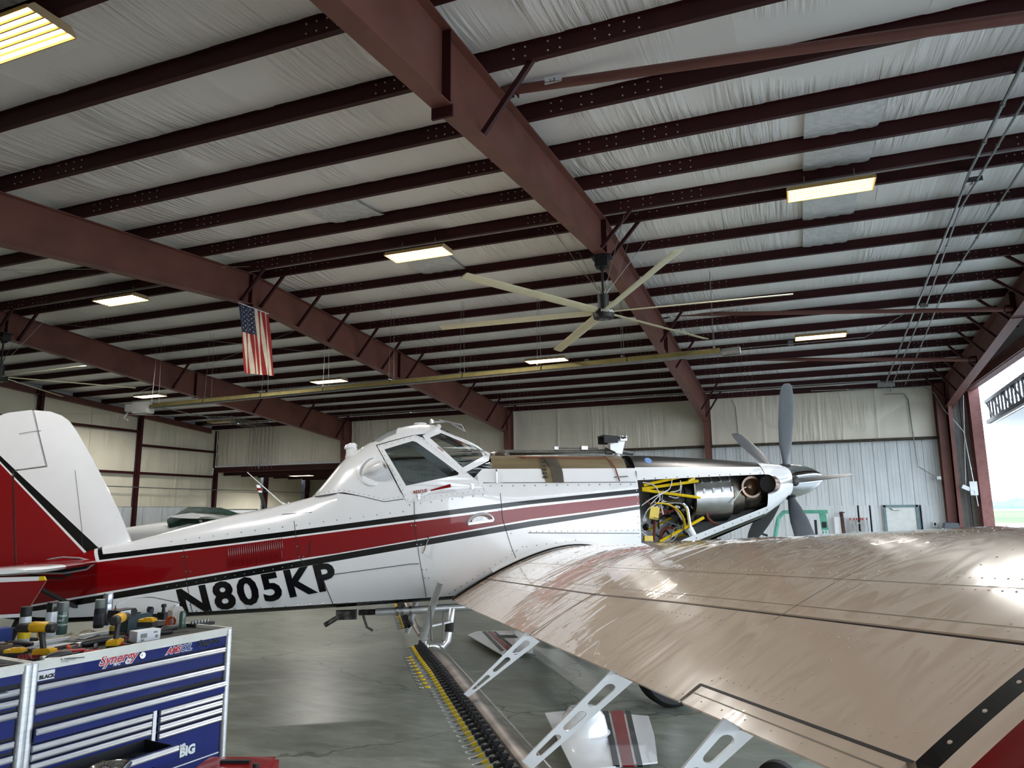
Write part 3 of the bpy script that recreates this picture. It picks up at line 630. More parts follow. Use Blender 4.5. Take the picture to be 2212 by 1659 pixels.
for s in cs2: rv.lathe([(.007, 0), (0, .005)], on_hull(s, zc_aft(s) + .03, 0), (0, -1, .3), 6)
rv.build('canopy_rivets', m_steel, air, kind='stuff')
# hopper tank top, brown translucent fibreglass
m_tank = mat('brown_fibreglass', '77694f', .35, coat=.3, var=.3, vs=2.2, stretch=(.6, 1, 5), col2='665840')
tk = MB(); hc_ = [-4.46, -4.3, -4.0, -3.6, -3.2, -2.9, -2.62]; shell(hc_, lambda s: 2.5, ztop, tk, 12, inset=.004); tk.build('hopper_tank', m_tank, air, smooth=True)
hull_plate([(-3.82, 2.56), (-3.53, 2.56), (-3.53, 2.35), (-3.77, 2.35)], off=.008, th=.01).build('sight_window', m_tank, air)
for sd in (-1, 1): hull_plate([(-3.76, 2.71), (-3.58, 2.71), (-3.53, 2.5), (-3.53, 2.35), (-3.67, 2.35), (-3.69, 2.55)], off=.014, th=.01, sd=sd).build('hopper_strap', mat('dull_strap', '6a6459', .35, .6, var=.1), air)
for i, t_ in enumerate(('600', '700', '740', '790', '813', '800')):
    text_mb(t_, lambda u, v: on_hull(-3.81 + u, 2.66 - i * .05 + v, .02), .042, .002).build('level_mark', m_mblack, air)
tr = MB(); tr.tube([(-4.33, -.03, 2.79), (-2.6, -.03, 2.80)], .022, 8).tube([(-3.5, -.06, 2.84), (-2.9, -.06, 2.84)], .012, 6).box((-3.5, -.04, 2.84), (.06, .06, .04)).box((-3.1, -.05, 2.845), (.09, .07, .05)); tr.build('top_pipe', m_steel, air, smooth=True)
MB().tube([on_hull(-4.4, 2.735, -.1)] + [on_hull(s, 2.69, .02) for s in (-4, -3.6, -3.2, -2.9)], .006, 5).tube([on_hull(-2.87, 2.72, .01), on_hull(-2.82, 2.64, .02), on_hull(-2.79, 2.55, .02), on_hull(-2.76, 2.37, .02)], .008, 5).build('red_cable', mat('red_wire', '7c2419', .5), air)
MB().lathe([(.16, 0), (.15, .03), (.1, .06), (0, .08)], (-4.3, 0, 2.73), n=18).build('hopper_lid', mat('dark_lid', '40382c', .3, coat=.5), air, smooth=True)
for s_, z_, l_, v_ in ((-4.42, 2.42, .2, 1), (-2.72, 2.43, .2, 0), (-5.32, 1.6, .22, 2)):
    h = MB(); d = Vector((0, 0, 1)) if v_ == 1 else Vector((1, 0, .05)) if v_ == 0 else Vector((.35, 0, 1)).normalized(); a = on_hull(s_, z_, .0) - d * l_ / 2; b = on_hull(s_, z_, 0) + d * l_ / 2; o_ = Vector((0, -.04, 0))
    h.tube([a, a + o_ + d * .03, b + o_ - d * .03, b], .009, 6); h.build('grab_handle', m_chrome, air, smooth=True)
st = MB(); st.tube([on_hull(-4.74 + .16 * cos(t) + .1, 1.86 + .1 * sin(t) + .02 * cos(t), .012) for t in [pi * i / 12 for i in range(13)]], .018, 8).bar(on_hull(-4.8, 1.84, .012), on_hull(-4.48, 1.88, .012), .03, .03); st.build('step_surround', m_alu, air, smooth=True)
hull_plate([(-4.64 + .11 * cos(t), 1.865 + .07 * sin(t)) for t in [pi * i / 8 for i in range(9)]], off=.006, th=.01, sub=1).build('step_pocket', m_steel, air)
# louvres and small panel on the aft side
lv = MB()
for i in range(26):
    s = -7.64 + i * .0245; zt_ = 1.61 + i * .0035
    for (za, zb) in ((zt_ - .12, zt_), (zt_ - .25, zt_ - .135)): lv.tube([on_hull(s + .01, za, .001), on_hull(s + .004, (za + zb) / 2, .009), on_hull(s - .004, zb, .001)], .007, 5)
lv.build('louvre', m_red, air, smooth=True, kind='stuff')
hull_plate([(-6.83, 1.64), (-6.72, 1.655), (-6.72, 1.5), (-6.83, 1.485)], off=.006, th=.012).build('access_door', m_red, air)
hull_plate([(-6.705, 1.66), (-6.697, 1.66), (-6.697, 1.5), (-6.705, 1.5)], off=.007, th=.008).build('access_slot', m_mblack, air)
# registration
RA = radians(9.3); bx, bz = -8.125, .822
def TR(u, v):
    u *= 1.13; s = bx + u * cos(RA) - v * sin(RA) * 1.9; z = bz + u * sin(RA) + v * cos(RA) * 1.04; return on_hull(s, z, .005)
reg = text_mb('N805KP', TR, .41, .015, space=1.17, grid=.03); reg.build('registration_lettering', m_black, air)
# fin and rudder
def slab(outline, cuts, thick, matf, mb=None, sub=None, T=lambda u, w_, v: (u, w_, v)):
    """plate in the (x,z) plane whose half thickness is thick(x,z); cuts = (point, direction) lines that part the colours"""
    import bmesh
    bm = bmesh.new(); vs = [bm.verts.new((p[0], 0, p[1])) for p in outline]; bm.faces.new(vs)
    def cut(p, d):
        bmesh.ops.bisect_plane(bm, geom=bm.verts[:] + bm.edges[:] + bm.faces[:], plane_co=(p[0], 0, p[1]), plane_no=(-d[1], 0, d[0]), dist=1e-5)
    for p, d in cuts: cut(p, d)
    xs = [p[0] for p in outline]; zs = [p[1] for p in outline]; sub = sub or .12
    k = min(xs) + sub
    while k < max(xs): cut((k, 0), (0, 1)); k += sub
    k = min(zs) + sub * 2
    while k < max(zs): cut((0, k), (1, 0)); k += sub * 2
    bm.verts.index_update(); bm.verts.ensure_lookup_table(); mb = mb or MB(); o = len(mb.v); N = len(bm.verts)
    vv = [(v.co.x, v.co.z) for v in bm.verts]
    mb.v += [tuple(T(a, -thick(a, b), b)) for a, b in vv] + [tuple(T(a, thick(a, b), b)) for a, b in vv]
    for f in bm.faces:
        c = f.calc_center_median(); mi = matf(c.x, c.z); ix = [v.index for v in f.verts]
        mb.f.append(tuple(o + i for i in ix)); mb.m.append(mi); mb.f.append(tuple(o + N + i for i in ix[::-1])); mb.m.append(mi)
    for e in bm.edges:
        if len(e.link_faces) == 1:
            a, b = e.verts[0].index, e.verts[1].index; c = e.link_faces[0].calc_center_median(); mb.f.append((o + a, o + b, o + N + b, o + N + a)); mb.m.append(matf(c.x, c.z))
    bm.free(); return mb
dR = ((-9.119, 1.599), (-10.072, 2.495)); dL = ((-9.169, 1.476), (-10.15, 2.494)); dW = ((-9.188, 1.455), (-10.174, 2.494))
def side_of(l, x, z): return (l[1][0] - l[0][0]) * (z - l[0][1]) - (l[1][1] - l[0][1]) * (x - l[0][0])
def fin_m(x, z): return MW if side_of(dR, x, z) < 0 else MK if side_of(dL, x, z) < 0 else MW if side_of(dW, x, z) < 0 else MR
def dirv(l): return (l[1][0] - l[0][0], l[1][1] - l[0][1])
LEf = ((-8.782, 1.66), (-9.66, 3.13))
def dLE(x, z): return max(0, (interp(z, [1.66, 3.13], [-8.782, -9.66]) - x))
def tfin(x, z): return .012 + .052 * sqrt(min(1, dLE(x, z) / .3)) * (1 - max(0, (z - 2.9)) * 1.3)
fin_o = [(-8.77, 1.62), (-8.944, 2.003), (-9.123, 2.335), (-9.304, 2.669), (-9.51, 3.003), (-9.6, 3.12), (-9.68, 3.18), (-9.80, 3.225), (-9.975, 3.237), (-9.76, 2.56), (-10.11, 2.505), (-9.97, 1.4), (-9.2, 1.4)]
slab(fin_o, [(l[0], dirv(l)) for l in (dR, dL, dW)], tfin, fin_m).build('fin', m_livery, air, smooth=True)
rud_o = [(-10.0, 3.237), (-10.25, 3.2), (-10.55, 3.08), (-10.95, 2.8), (-11.05, 2.5), (-10.9, 1.4), (-10.8, .95), (-10.25, .95), (-10.0, 1.4), (-10.145, 2.52), (-9.79, 2.575)]
slab(rud_o, [(l[0], dirv(l)) for l in (dR, dL, dW)], lambda x, z: .058 * max(.15, 1 - max(0, (-10.0 - x)) / 1.15), fin_m).build('rudder', m_livery, air, smooth=True)
sm = MB(); sm.tube([(-10.1, -.062, 2.95), (-9.95, -.066, 2.98), (-9.87, -.06, 2.99)], .0025, 4).tube([(-9.46, -.072, 2.52), (-9.33, -.072, 1.85), (-9.3, -.07, 1.62)], .0025, 4); sm.build('panel_seam', m_panelgap, air)
# tailplane (starboard seen; port mirrored) with fairing ellipse, strut and drooped panel
for sd in (-1, 1):
    sb = MB(); nA = 14; prof = []
    for i in range(nA + 1):
        t = i / nA; x_ = (1 - cos(pi * t)) / 2; prof.append((x_, .6 * .16 * (2.97 * sqrt(x_) * .5 - .63 * x_ - 1.0 * x_ ** 2 * .3)))
    def hgt(x_): return .075 * (sqrt(x_) * 1.5 - x_ * 1.5 if x_ < 1 else 0) * 1.4
    ystn = [.12, .6, 1.2, 1.6, 1.78, 1.84]; yl = [0, 0, 0, 0, .04, .14]
    for yi, y in enumerate(ystn):
        c0 = 1.15 - yl[yi] * 1.3; xle = -9.1 + (y - .12) * .03 - yl[yi]
        for sgn in (1, -1):
            for i in range(nA + 1):
                x_ = (1 - cos(pi * i / nA)) / 2; q = (hgt(x_) * (1 - yl[yi] * 4) + .002) * sgn; sb.v.append((xle - x_ * c0, sd * y, 1.45 + (y - .12) * .02 + q - x_ * c0 * .03))
    W_ = 2 * (nA + 1)
    for yi in range(len(ystn) - 1):
        for sgn in (0, 1):
            for i in range(nA):
                a = yi * W_ + sgn * (nA + 1) + i; sb.f.append((a, a + 1, a + W_ + 1, a + W_)); sb.m.append(2 if yi < 2 else 0)
    sb.f.append(tuple(range(5 * W_, 5 * W_ + nA + 1)) + tuple(range(5 * W_ + W_ - 1, 5 * W_ + nA, -1))); sb.m.append(0)
    stb = sb.build('tailplane', [m_white, m_black, m_red], air, smooth=True, auto=50)
    MB().bar((-9.5, sd * .95, 1.3), (-9.28, sd * .15, .95), .05, .03).build('tailplane_strut', m_mblack, air)
    slab([(-9.0, 1.36), (-9.02, 1.4), (-11, 1.4), (-11, 1.0), (-9.16, 1.04)], [((-10, 1.345), (1, .02)), ((-10, 1.055), (1, .02)), ((-9.06, 0), (0, 1))], lambda x, z: .015, lambda x, z: 3 if x > -9.06 and z > 1.345 else MW if z > 1.345 else (MW if z < 1.055 + .02 * (x + 10) else MR), T=lambda u, w_, v: (u, sd * 1.86 + w_, v + .03)).build('elevator', [m_white, m_black, m_red, m_yellow], stb)
el = MB(); q = [(-9.11, 1.45), (-9.3, 1.5), (-9.5, 1.51), (-9.75, 1.475), (-9.95, 1.43), (-9.8, 1.34), (-9.45, 1.335), (-9.2, 1.375)]
el.tube([on_hull(*p, off=.01) for p in q + q[:1]], .012, 6); el.build('tailplane_fairing', m_alu, air, smooth=True)
hull_plate(q, off=.006, th=.01, sub=2).build('fairing_seal', m_mblack, air)
MB().tube([on_hull(-9.42, 1.28, .03), on_hull(-9.6, 1.3, .06), on_hull(-9.82, 1.33, .05)], .01, 6).lathe([(.035, 0), (.03, .01), (0, .012)], on_hull(-9.4, 1.33, 0), (0, -1, 0), 12).build('trim_rod', m_mblack, air)
tw = MB(); tw.bar((-9.9, 0, .85), (-10.1, 0, .3), .05, .08).lathe([(.05, -.05), (.17, -.055), (.19, -.03), (.19, .03), (.17, .055), (.05, .05)], (-10.12, 0, .19), (0, 1, 0), 20); tw.build('tail_wheel', m_rubber, air, smooth=True)
# ---------------------------------------------------------------- cowling, engine, propeller
ccl = [-2.5, -2.2, -1.9, -1.6, -1.3, -1.0, -.75, -.5]
cw = MB(); shell(ccl, lambda s: interp(s, [-2.5, -.5], [2.56, 2.585]), ztop, cw, 8, m=0); cw.build('top_cowl', mat('black_cowl', '0b0b0c', .35, coat=.25), air, smooth=True)
cs_ = MB(); shell(ccl, lambda s: interp(s, [-2.5, -.5], [2.385, 2.475]), lambda s: interp(s, [-2.5, -.5], [2.56, 2.585]), cs_, 4, sides=(-1,)); cs_.build('cowl_rail', m_white, air, smooth=True)
pc = MB(); shell(ccl, lambda s: zbot(s) + .01, lambda s: interp(s, [-2.5, -.5], [2.56, 2.585]), pc, 14, sides=(1,)); pc.build('port_cowl', m_white, air, smooth=True)
def zlo_rail(s): return interp(s, [-2.5, -1.86, -.44], [1.32, 1.6, 2.05])
lc = MB(); shell([-2.5, -2.2, -1.86, -1.6, -1.3, -1.0, -.75, -.5, -.4], lambda s: zlo_rail(s) - .1, zlo_rail, lc, 3, sides=(-1,)); lc.build('lower_rail', m_white, air, smooth=True)
lk = MB(); shell([-2.5, -2.2, -1.86, -1.6, -1.3, -1.0, -.75, -.5, -.3], lambda s: zbot(s), lambda s: zlo_rail(s) - .1, lk, 6, sides=(-1,)); 
lk.add([(s, sd * hy(s, zbot(s) + .02) * 1, zbot(s) + .015) for s in (-2.5, -1.6, -.5) for sd in (-1, 1)], [(0, 1, 3, 2), (2, 3, 5, 4)]); lk.build('lower_cowl', m_black, air, smooth=True)
# nose ring
nr = MB(); n = 28
TH = radians(5.66); AX = Vector((cos(TH), 0, sin(TH))); HB = Vector((0, 0, 2.384))
def ring(s, r, squ=1.0, dz=0): return [(s, -r * cos(t), 2.384 + s * sin(TH) + dz + r * squ * sin(t)) for t in [2 * pi * i / n for i in range(n)]]
o = 0
secs = []
for s in (-.52, -.42, -.3, -.18, -.08, -.04, -.03):
    pts = []
    for i in range(n):
        t = 2 * pi * i / n; f = (s + .52) / .49; rr = Vector((-cos(t), sin(t)))
        zc = 2.25; zt_ = ztop(s); zb_ = zbot(s) if s < -.1 else 2.13
        hz = (zt_ - zb_) / 2; cz = (zt_ + zb_) / 2; hw_ = hwid(s)
        p = 2.3; e_ = (abs(rr.x) ** p + abs(rr.y) ** p) ** (-1 / p); k = 1 if s < -.05 else (.96 if s < -.035 else .8)
        pts.append((s, rr.x * e_ * hw_ * k, cz + rr.y * e_ * hz * k))
    secs.append(pts)
for pts in secs: nr.v += pts
for k in range(len(secs) - 1):
    for i in range(n): nr.f.append((k * n + i, k * n + (i + 1) % n, (k + 1) * n + (i + 1) % n, (k + 1) * n + i)); nr.m.append(1 if pi * 1.25 < 2 * pi * (i + .5) / n < pi * 1.75 else 0)
nr.build('nose_cowl', [m_white, m_black], air, smooth=True)
cf = MB()
for i in range(12): cf.lathe([(.009, 0), (0, .006)], on_hull(-2.4 + i * .165, 2.405 + i * .0075, .0), (0, -1, 0), 6)
for i in range(11): cf.lathe([(.009, 0), (0, .006)], on_hull(-1.95 + i * .145, zlo_rail(-1.95 + i * .145) - .05, .0), (0, -1, 0), 6)
cf.build('cowl_fastener', m_mblack, air, kind='stuff')
MB().lathe([(.055, 0), (.05, .006), (0, .006)], on_hull(-2.27, 2.655, .0), (0, -.8, .6), 16).build('round_badge', mat('blue_badge', '4a7fc0', .4), air)
# firewall and engine
hull_f = [(-2.5, y, z) for (y, z) in ((-.5, 1.3), (.5, 1.3), (.52, 2.0), (.45, 2.5), (0, 2.72), (-.45, 2.5), (-.52, 2.0))]
MB().add(hull_f, [tuple(range(7))]).build('firewall', mat('firewall', '8c8c88', .4, .5, var=.3, vs=5), air)
eng = MB(); A = lambda s, dy=0, dz=0: Vector((s, dy, 2.2 + .05 * s * 0 + dz))
eng.lathe([(.0, 0), (.2, 0), (.25, .1), (.26, .3), (.24, .42)], (-2.05, 0, 2.16), (1, 0, .04), 20)
eng.lathe([(.0, 0), (.27, 0), (.28, .02), (.28, .5)], (-1.72, 0, 2.17), (1, 0, .05), 24)
eng.build('engine_accessory_case', mat('dark_casting', '35332f', .5, .6, var=.4, vs=9), air, smooth=True)
es = MB(); es.lathe([(.30, 0), (.37, .005), (.375, .02), (.375, .56), (.36, .58), (.33, .6)], (-1.62, -.02, 2.165), (1, 0, .05), 32); es.build('engine_shroud', mat('stainless_shroud', 'c6c4c0', .22, .95, var=.12, vs=4), air, smooth=True, auto=30)
eb = MB()
for i in range(4):
    for t in (35, 10): eb.box((-1.5 + i * .14, -.02 - .38 * cos(radians(t)), 2.17 + .38 * sin(radians(t)) + .01 * i), (.03, .012, .07), rot=(radians(-t), 0, 0))
eb.build('shroud_clip', m_steel, air)
eg = MB(); eg.lathe([(.3, 0), (.3, .2), (.25, .26), (.24, .5), (.17, .56), (.15, .8), (.0, .8)], (-1.04, 0, 2.2), (1, 0, .06), 24); eg.build('gas_generator_case', mat('warm_steel', '8d8478', .35, .8, var=.3, vs=6), air, smooth=True, auto=30)
m_ex = mat('heat_tinted_steel', '8a6a55', .28, .9, var=.35, vs=3, col2='5e5148')
oc = L(1657, 1045, y=-.60); ex = MB(); ex.tube([oc + Vector((.12, .42, -.02)), oc + Vector((.17, .26, -.01)), oc + Vector((.13, .12, 0)), oc + Vector((.05, .03, 0)), oc], [.12, .13, .128, .125, .128], 24, caps=False)
ex.build('exhaust_stub', m_ex, air, smooth=True)
fl_ = L(1624, 1052, y=-.36); MB().lathe([(.13, .25), (.13, .02), (.15, .02), (.15, 0), (.12, 0), (.11, .1), (0, .12)], fl_, (.1, 1, 0), 24).build('exhaust_flange', m_ex, air, smooth=True, auto=40)
dk = MB(); dk.lathe([(.12, 0), (0, 0)], oc + Vector((.045, .03, 0)), (-.6, -.8, 0), 24); dk.build('exhaust_mouth', m_mblack, air)
EP = lambda px, py, y=-.3: L(px, py, y=y)
def epipe(name, pts, r, m, y=-.3, n=7):
    q = []
    pv = [EP(*p[:2], y=(p[2] if len(p) > 2 else y)) for p in pts]
    for i in range(len(pv) - 1):                       # Catmull-Rom smoothing
        p0, p1, p2, p3 = pv[max(i-1, 0)], pv[i], pv[i+1], pv[min(i+2, len(pv)-1)]
        for t in ((0, .25, .5, .75) if len(pv) > 2 else (0,)): q.append(.5 * ((2*p1) + (p2-p0)*t + (2*p0-5*p1+4*p2-p3)*t*t + (-p0+3*p1-3*p2+p3)*t**3))
    q.append(pv[-1]); return MB().tube(q, r, n).build(name, m, air, smooth=True)
for pts in ([(1386, 1056), (1508, 1039)], [(1386, 1058), (1512, 1075)], [(1390, 1048), (1470, 1030)], [(1425, 1170), (1520, 1118)], [(1500, 1033), (1486, 1040)]):
    epipe('engine_mount_tube', pts, .022, m_yellow, -.38)
epipe('engine_mount_tube', [(1400, 1145), (1450, 1118)], .018, m_yellow, .1); epipe('engine_mount_tube', [(1440, 1165), (1500, 1150)], .018, m_yellow, .2)
MB().tube([EP(1424 + 55 * sin(t) * 1.0, 1135 - 48 * cos(t), -.42) for t in [i * pi / 20 for i in range(-1, 12)]], .03, 6, flat=.4).build('yellow_bracket', m_yellow, air)
MB().box(EP(1412, 1108, -.35), (.13, .06, .17), rot=(0, .2, 0)).build('yellow_box', m_yellow, air); MB().box(EP(1400, 1163, -.4), (.12, .05, .07)).build('yellow_box', m_yellow, air)
epipe('bleed_pipe', [(1440, 1086), (1468, 1086), (1483, 1096), (1488, 1120), (1491, 1145)], .022, m_chrome, -.4, 10)
epipe('oil_cooler_pipe', [(1488, 1140), (1498, 1158)], .05, m_white_in, -.38, 12)
m_wire = mat('white_wire', 'dcdcdc', .5); m_brownhose = mat('brown_hose', '6b2a1c', .6); m_khose = mat('black_hose', '18181a', .5)
random.seed(21)
for pts in ([(1388, 1042), (1415, 1050), (1425, 1080), (1400, 1100), (1388, 1125)], [(1452, 1032), (1447, 1055), (1425, 1070), (1405, 1090)], [(1470, 1038), (1468, 1058), (1448, 1063)], [(1388, 1150), (1410, 1170)], [(1386, 1092), (1410, 1075), (1440, 1060)], [(1500, 1045), (1502, 1072)], [(1580, 1090), (1600, 1060), (1612, 1052)]):
    epipe('white_wiring', pts, .007, m_wire, -.42, 5)
for pts in ([(1392, 1080), (1404, 1090), (1408, 1108)], [(1420, 1100), (1448, 1105), (1458, 1098)], [(1420, 1112), (1440, 1108)], [(1415, 1120), (1412, 1168)], [(1425, 1170), (1432, 1145), (1452, 1140), (1462, 1150)], [(1520, 1080), (1530, 1120), (1560, 1138)]):
    epipe('brown_hose', pts, .018, m_brownhose, -.3, 6)
for i in range(26):
    a = (random.uniform(1392, 1500), random.uniform(1040, 1160)); b = (a[0] + random.uniform(-30, 40), a[1] + random.uniform(-35, 35)); c = ((a[0] + b[0]) / 2 + random.uniform(-15, 15), (a[1] + b[1]) / 2 + random.uniform(-15, 15))
    b = (min(max(b[0], 1390), 1505), min(max(b[1], 1038), 1162)); epipe('engine_hose', [a, c, b], random.choice((.008, .012, .016)), random.choice((m_khose, m_khose, m_steel, m_wire)), random.uniform(-.35, -.05), 6)
for i in range(22):
    p = EP(random.uniform(1395, 1500), random.uniform(1060, 1155), random.uniform(-.25, .1)); MB().lathe([(0, 0), (.04, 0), (.045, .05), (.03, .06), (.03, .1), (0, .1)], p, (random.uniform(-1, 1), -1, random.uniform(-.5, .5)), 10).build('engine_fitting', random.choice((MATS['dark_casting'], m_steel, m_khose)), air, smooth=True, auto=30)
epipe('control_rod', [(1412, 1118), (1475, 1138)], .007, m_chrome, -.42, 6); epipe('drain_line', [(1448, 1165), (1458, 1140), (1480, 1145), (1490, 1158)], .008, m_steel, -.42, 6)
# spray camera unit on top of the cowl
def hood():
    c = Vector((-2.62, -.02, 2.9)); mb = MB()
    mb.tube([Vector((-2.60, -.02, 2.74)), Vector((-2.60, -.02, 2.84))], .035, 10, m=0)
    mb.plate([(-.1, -.1), (.07, -.14), (.12, .05), (.06, .09), (-.1, .03)], lambda u, v, w_: c + Vector((u, -.05 + w_, v)), .11, m=0)
    mb.box(c + Vector((-.06, -.01, .1)), (.34, .26, .016), rot=(0, .1, 0), m=1).box(c + Vector((.07, -.01, .08)), (.1, .25, .07), m=0).box(c + Vector((-.12, -.14, .06)), (.2, .012, .1), m=1).box(c + Vector((-.12, .12, .06)), (.2, .012, .1), m=1)
    mb.tube([c + Vector((-.05, -.1, -.12)), c + Vector((-.2, -.12, -.06)), c + Vector((-.2, -.12, -.14)), c + Vector((-.1, -.1, -.14))], .012, 6, m=1).tube([c + Vector((.05, 0, -.1)), c + Vector((.25, 0, -.12))], .03, 8, m=2).tube([c + Vector((-.25, .0, -.1)), c + Vector((-.05, 0, -.1))], .028, 8, m=2)
    text_mb('LP', lambda u, v: c + Vector((.03 + u, -.14, .07 + v)), .07, .002, mb=mb, m=1); return mb.build('spray_camera', [m_white, m_mblack, m_steel], air)
hood()
# spinner and propeller
R3 = Matrix((AX, Vector((0, 1, 0)), Vector((-sin(TH), 0, cos(TH))))).transposed()
PA = link('propeller', None, air, label='five bladed grey propeller with chrome spinner'); 
sp_ = MB().lathe([(.0, -.12), (.24, -.12), (.25, -.1), (.25, .05), (.235, .18), (.205, .32), (.155, .45), (.09, .56), (.035, .61), (0, .622)], HB, AX, 40); sp_.build('spinner', m_chrome, PA, smooth=True)
m_blade = mat('grey_blade', '41444a', .45, 0, var=.05)
U_ = Vector((-sin(TH), 0, cos(TH))); N_ = Vector((0, -1, 0)); PH = .30
for k in range(5):
    an = PH + k * radians(72); rd = U_ * cos(an) + N_ * sin(an); tg = rd.cross(AX); mb = MB(); st = [(.2, .09, .07, 62), (.3, .12, .055, 68), (.42, .19, .04, 73), (.6, .265, .03, 77), (.85, .295, .022, 79), (1.1, .285, .016, 81), (1.3, .25, .012, 82), (1.42, .19, .008, 82), (1.46, .09, .004, 82)]
    for (r_, c_, t_, tw_) in st:
        cd = (AX * sin(radians(tw_)) + tg * cos(radians(tw_))); nm = cd.cross(rd)
        for j in range(14):
            a = 2 * pi * j / 14; mb.v.append(tuple(HB + rd * r_ + cd * cos(a) * c_ / 2 + nm * sin(a) * t_ / 2))
    for i in range(len(st) - 1):
        for j in range(14): mb.f.append((i * 14 + j, i * 14 + (j + 1) % 14, (i + 1) * 14 + (j + 1) % 14, (i + 1) * 14 + j)); mb.m.append(0)
    mb.f.append(tuple(range(len(mb.v) - 14, len(mb.v)))); mb.m.append(0)
    mb.build('propeller_blade', m_blade, PA, smooth=True)
    MB().lathe([(.075, .17), (.08, .24), (.06, .262), (0, .262)], HB, rd, 16).build('blade_cuff', m_mblack, PA, smooth=True)
    
# ---------------------------------------------------------------- wing
T0 = Vector((-4.992, -.55, .921)); INC = radians(12.78); DIH = radians(3.332); CH = 2.109; FT = 1.196
def foil(xc):
    t, m_, p = .15, .04, .4
    yt = 5 * t * (.2969 * sqrt(xc) - .126 * xc - .3516 * xc ** 2 + .2843 * xc ** 3 - .1015 * xc ** 4)
    yc = m_ / p ** 2 * (2 * p * xc - xc ** 2) if xc < p else m_ / (1 - p) ** 2 * ((1 - 2 * p) + 2 * p * xc - xc ** 2)
    return (yc + yt) * FT, (yc - yt) * FT * .8
def W(y, xc, zo=0, low=False, off=0):
    u, l = foil(min(1, max(0, xc))); zc = l if low else u
    f = (1 - xc) * CH; h = zc * CH + off
    return Vector((T0.x + f * cos(INC) - h * sin(INC), y, T0.z - (y + .55) * math.tan(DIH) + f * sin(INC) + h * cos(INC)))
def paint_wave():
    m = mat('wing_tinted_white', 'e6d0bc', .22, coat=1, var=.0, coat_rough=.012, spec=.12)  # white paint, tinted warm so its colour carries the brownish ceiling light
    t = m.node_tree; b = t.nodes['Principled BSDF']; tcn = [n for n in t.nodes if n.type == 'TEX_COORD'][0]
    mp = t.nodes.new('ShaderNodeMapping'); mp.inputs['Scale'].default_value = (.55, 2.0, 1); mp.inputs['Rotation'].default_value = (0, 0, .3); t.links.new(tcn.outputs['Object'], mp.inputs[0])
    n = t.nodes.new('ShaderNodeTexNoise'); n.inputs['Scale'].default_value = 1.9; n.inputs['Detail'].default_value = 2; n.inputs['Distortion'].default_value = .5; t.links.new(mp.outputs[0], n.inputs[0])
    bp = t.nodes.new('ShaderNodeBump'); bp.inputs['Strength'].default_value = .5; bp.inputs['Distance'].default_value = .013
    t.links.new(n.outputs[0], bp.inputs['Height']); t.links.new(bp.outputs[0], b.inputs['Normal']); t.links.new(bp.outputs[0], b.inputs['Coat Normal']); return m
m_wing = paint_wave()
def gap(y): return interp(-y, [.55, 4.7, 6, 8.1], [.778, .765, .745, .73])
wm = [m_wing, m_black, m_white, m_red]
def mcol(y): 
    a = -y
    return 0 if a < 8.06 else 1 if a < 8.125 else 0 if a < 8.19 else 3
def wing_part(ys, x0f, x1f, nx, name, parent, sd=-1, closed=True, dz=0):
    mb = MB(); nx_ = nx
    for y in ys:
        a, b = x0f(y), x1f(y); tip = max(0, (-y - 8.75) / .3)
        for low in (False, True):
            for i in range(nx_ + 1):
                xc = a + (b - a) * ((1 - cos(pi * i / nx_)) / 2 if a == 0 else i / nx_); p = W(y, xc, low=low, off=dz)
                if tip > 0:
                    mid = (W(y, xc) + W(y, xc, low=True)) / 2; p = p.lerp(mid, min(1, tip ** 2))
                mb.v.append((p.x, -sd * p.y, p.z))
    Wd = 2 * (nx_ + 1)
    for j in range(len(ys) - 1):
        m = mcol((ys[j] + ys[j + 1]) / 2)
        for low in (0, 1):
            for i in range(nx_):
                q = j * Wd + low * (nx_ + 1) + i; mb.f.append((q, q + 1, q + Wd + 1, q + Wd)); mb.m.append(m)
        for i in (0, nx_):
            q = j * Wd + i; mb.f.append((q, q + Wd, q + Wd + nx_ + 1, q + nx_ + 1)); mb.m.append(m)
    for j in (0, len(ys) - 1):
        mb.f.append(tuple(j * Wd + i for i in range(nx_ + 1)) + tuple(j * Wd + (nx_ + 1) + i for i in range(nx_, -1, -1))); mb.m.append(mcol(ys[j]))
    return mb.build(name, wm, parent, smooth=True, auto=40)
yspan = [-.45, -1, -2, -3, -4, -4.7, -5.5, -6.5, -7.2, -7.8, -8.06, -8.125, -8.19, -8.4, -8.75, -8.95, -9.03]
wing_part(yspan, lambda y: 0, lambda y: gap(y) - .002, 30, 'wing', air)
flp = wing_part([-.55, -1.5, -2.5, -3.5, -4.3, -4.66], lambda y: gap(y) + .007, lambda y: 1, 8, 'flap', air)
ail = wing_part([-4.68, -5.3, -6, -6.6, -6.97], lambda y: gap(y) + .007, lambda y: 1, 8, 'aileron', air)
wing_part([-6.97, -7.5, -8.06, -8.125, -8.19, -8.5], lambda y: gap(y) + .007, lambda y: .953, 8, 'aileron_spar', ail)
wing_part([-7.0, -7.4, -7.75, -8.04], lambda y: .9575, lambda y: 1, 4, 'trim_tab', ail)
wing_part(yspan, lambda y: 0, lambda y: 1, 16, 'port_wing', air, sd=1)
gp = MB()
def strip(y0, x0, y1, x1, w_, n=24, off=-.012, axis=0):
    """dark joint strip laid on the upper wing surface"""
    o = len(gp.v)
    for i in range(n + 1):
        t = i / n; y, xc = y0 + (y1 - y0) * t, x0 + (x1 - x0) * t
        a = (W(y, xc - w_ / 2, off=off), W(y, xc + w_ / 2, off=off)) if axis == 0 else (W(y - w_ / 2, xc, off=off), W(y + w_ / 2, xc, off=off))
        gp.v += [tuple(a[0]), tuple(a[1])]
    for i in range(n): gp.f.append((o + 2 * i, o + 2 * i + 1, o + 2 * i + 3, o + 2 * i + 2)); gp.m.append(0)
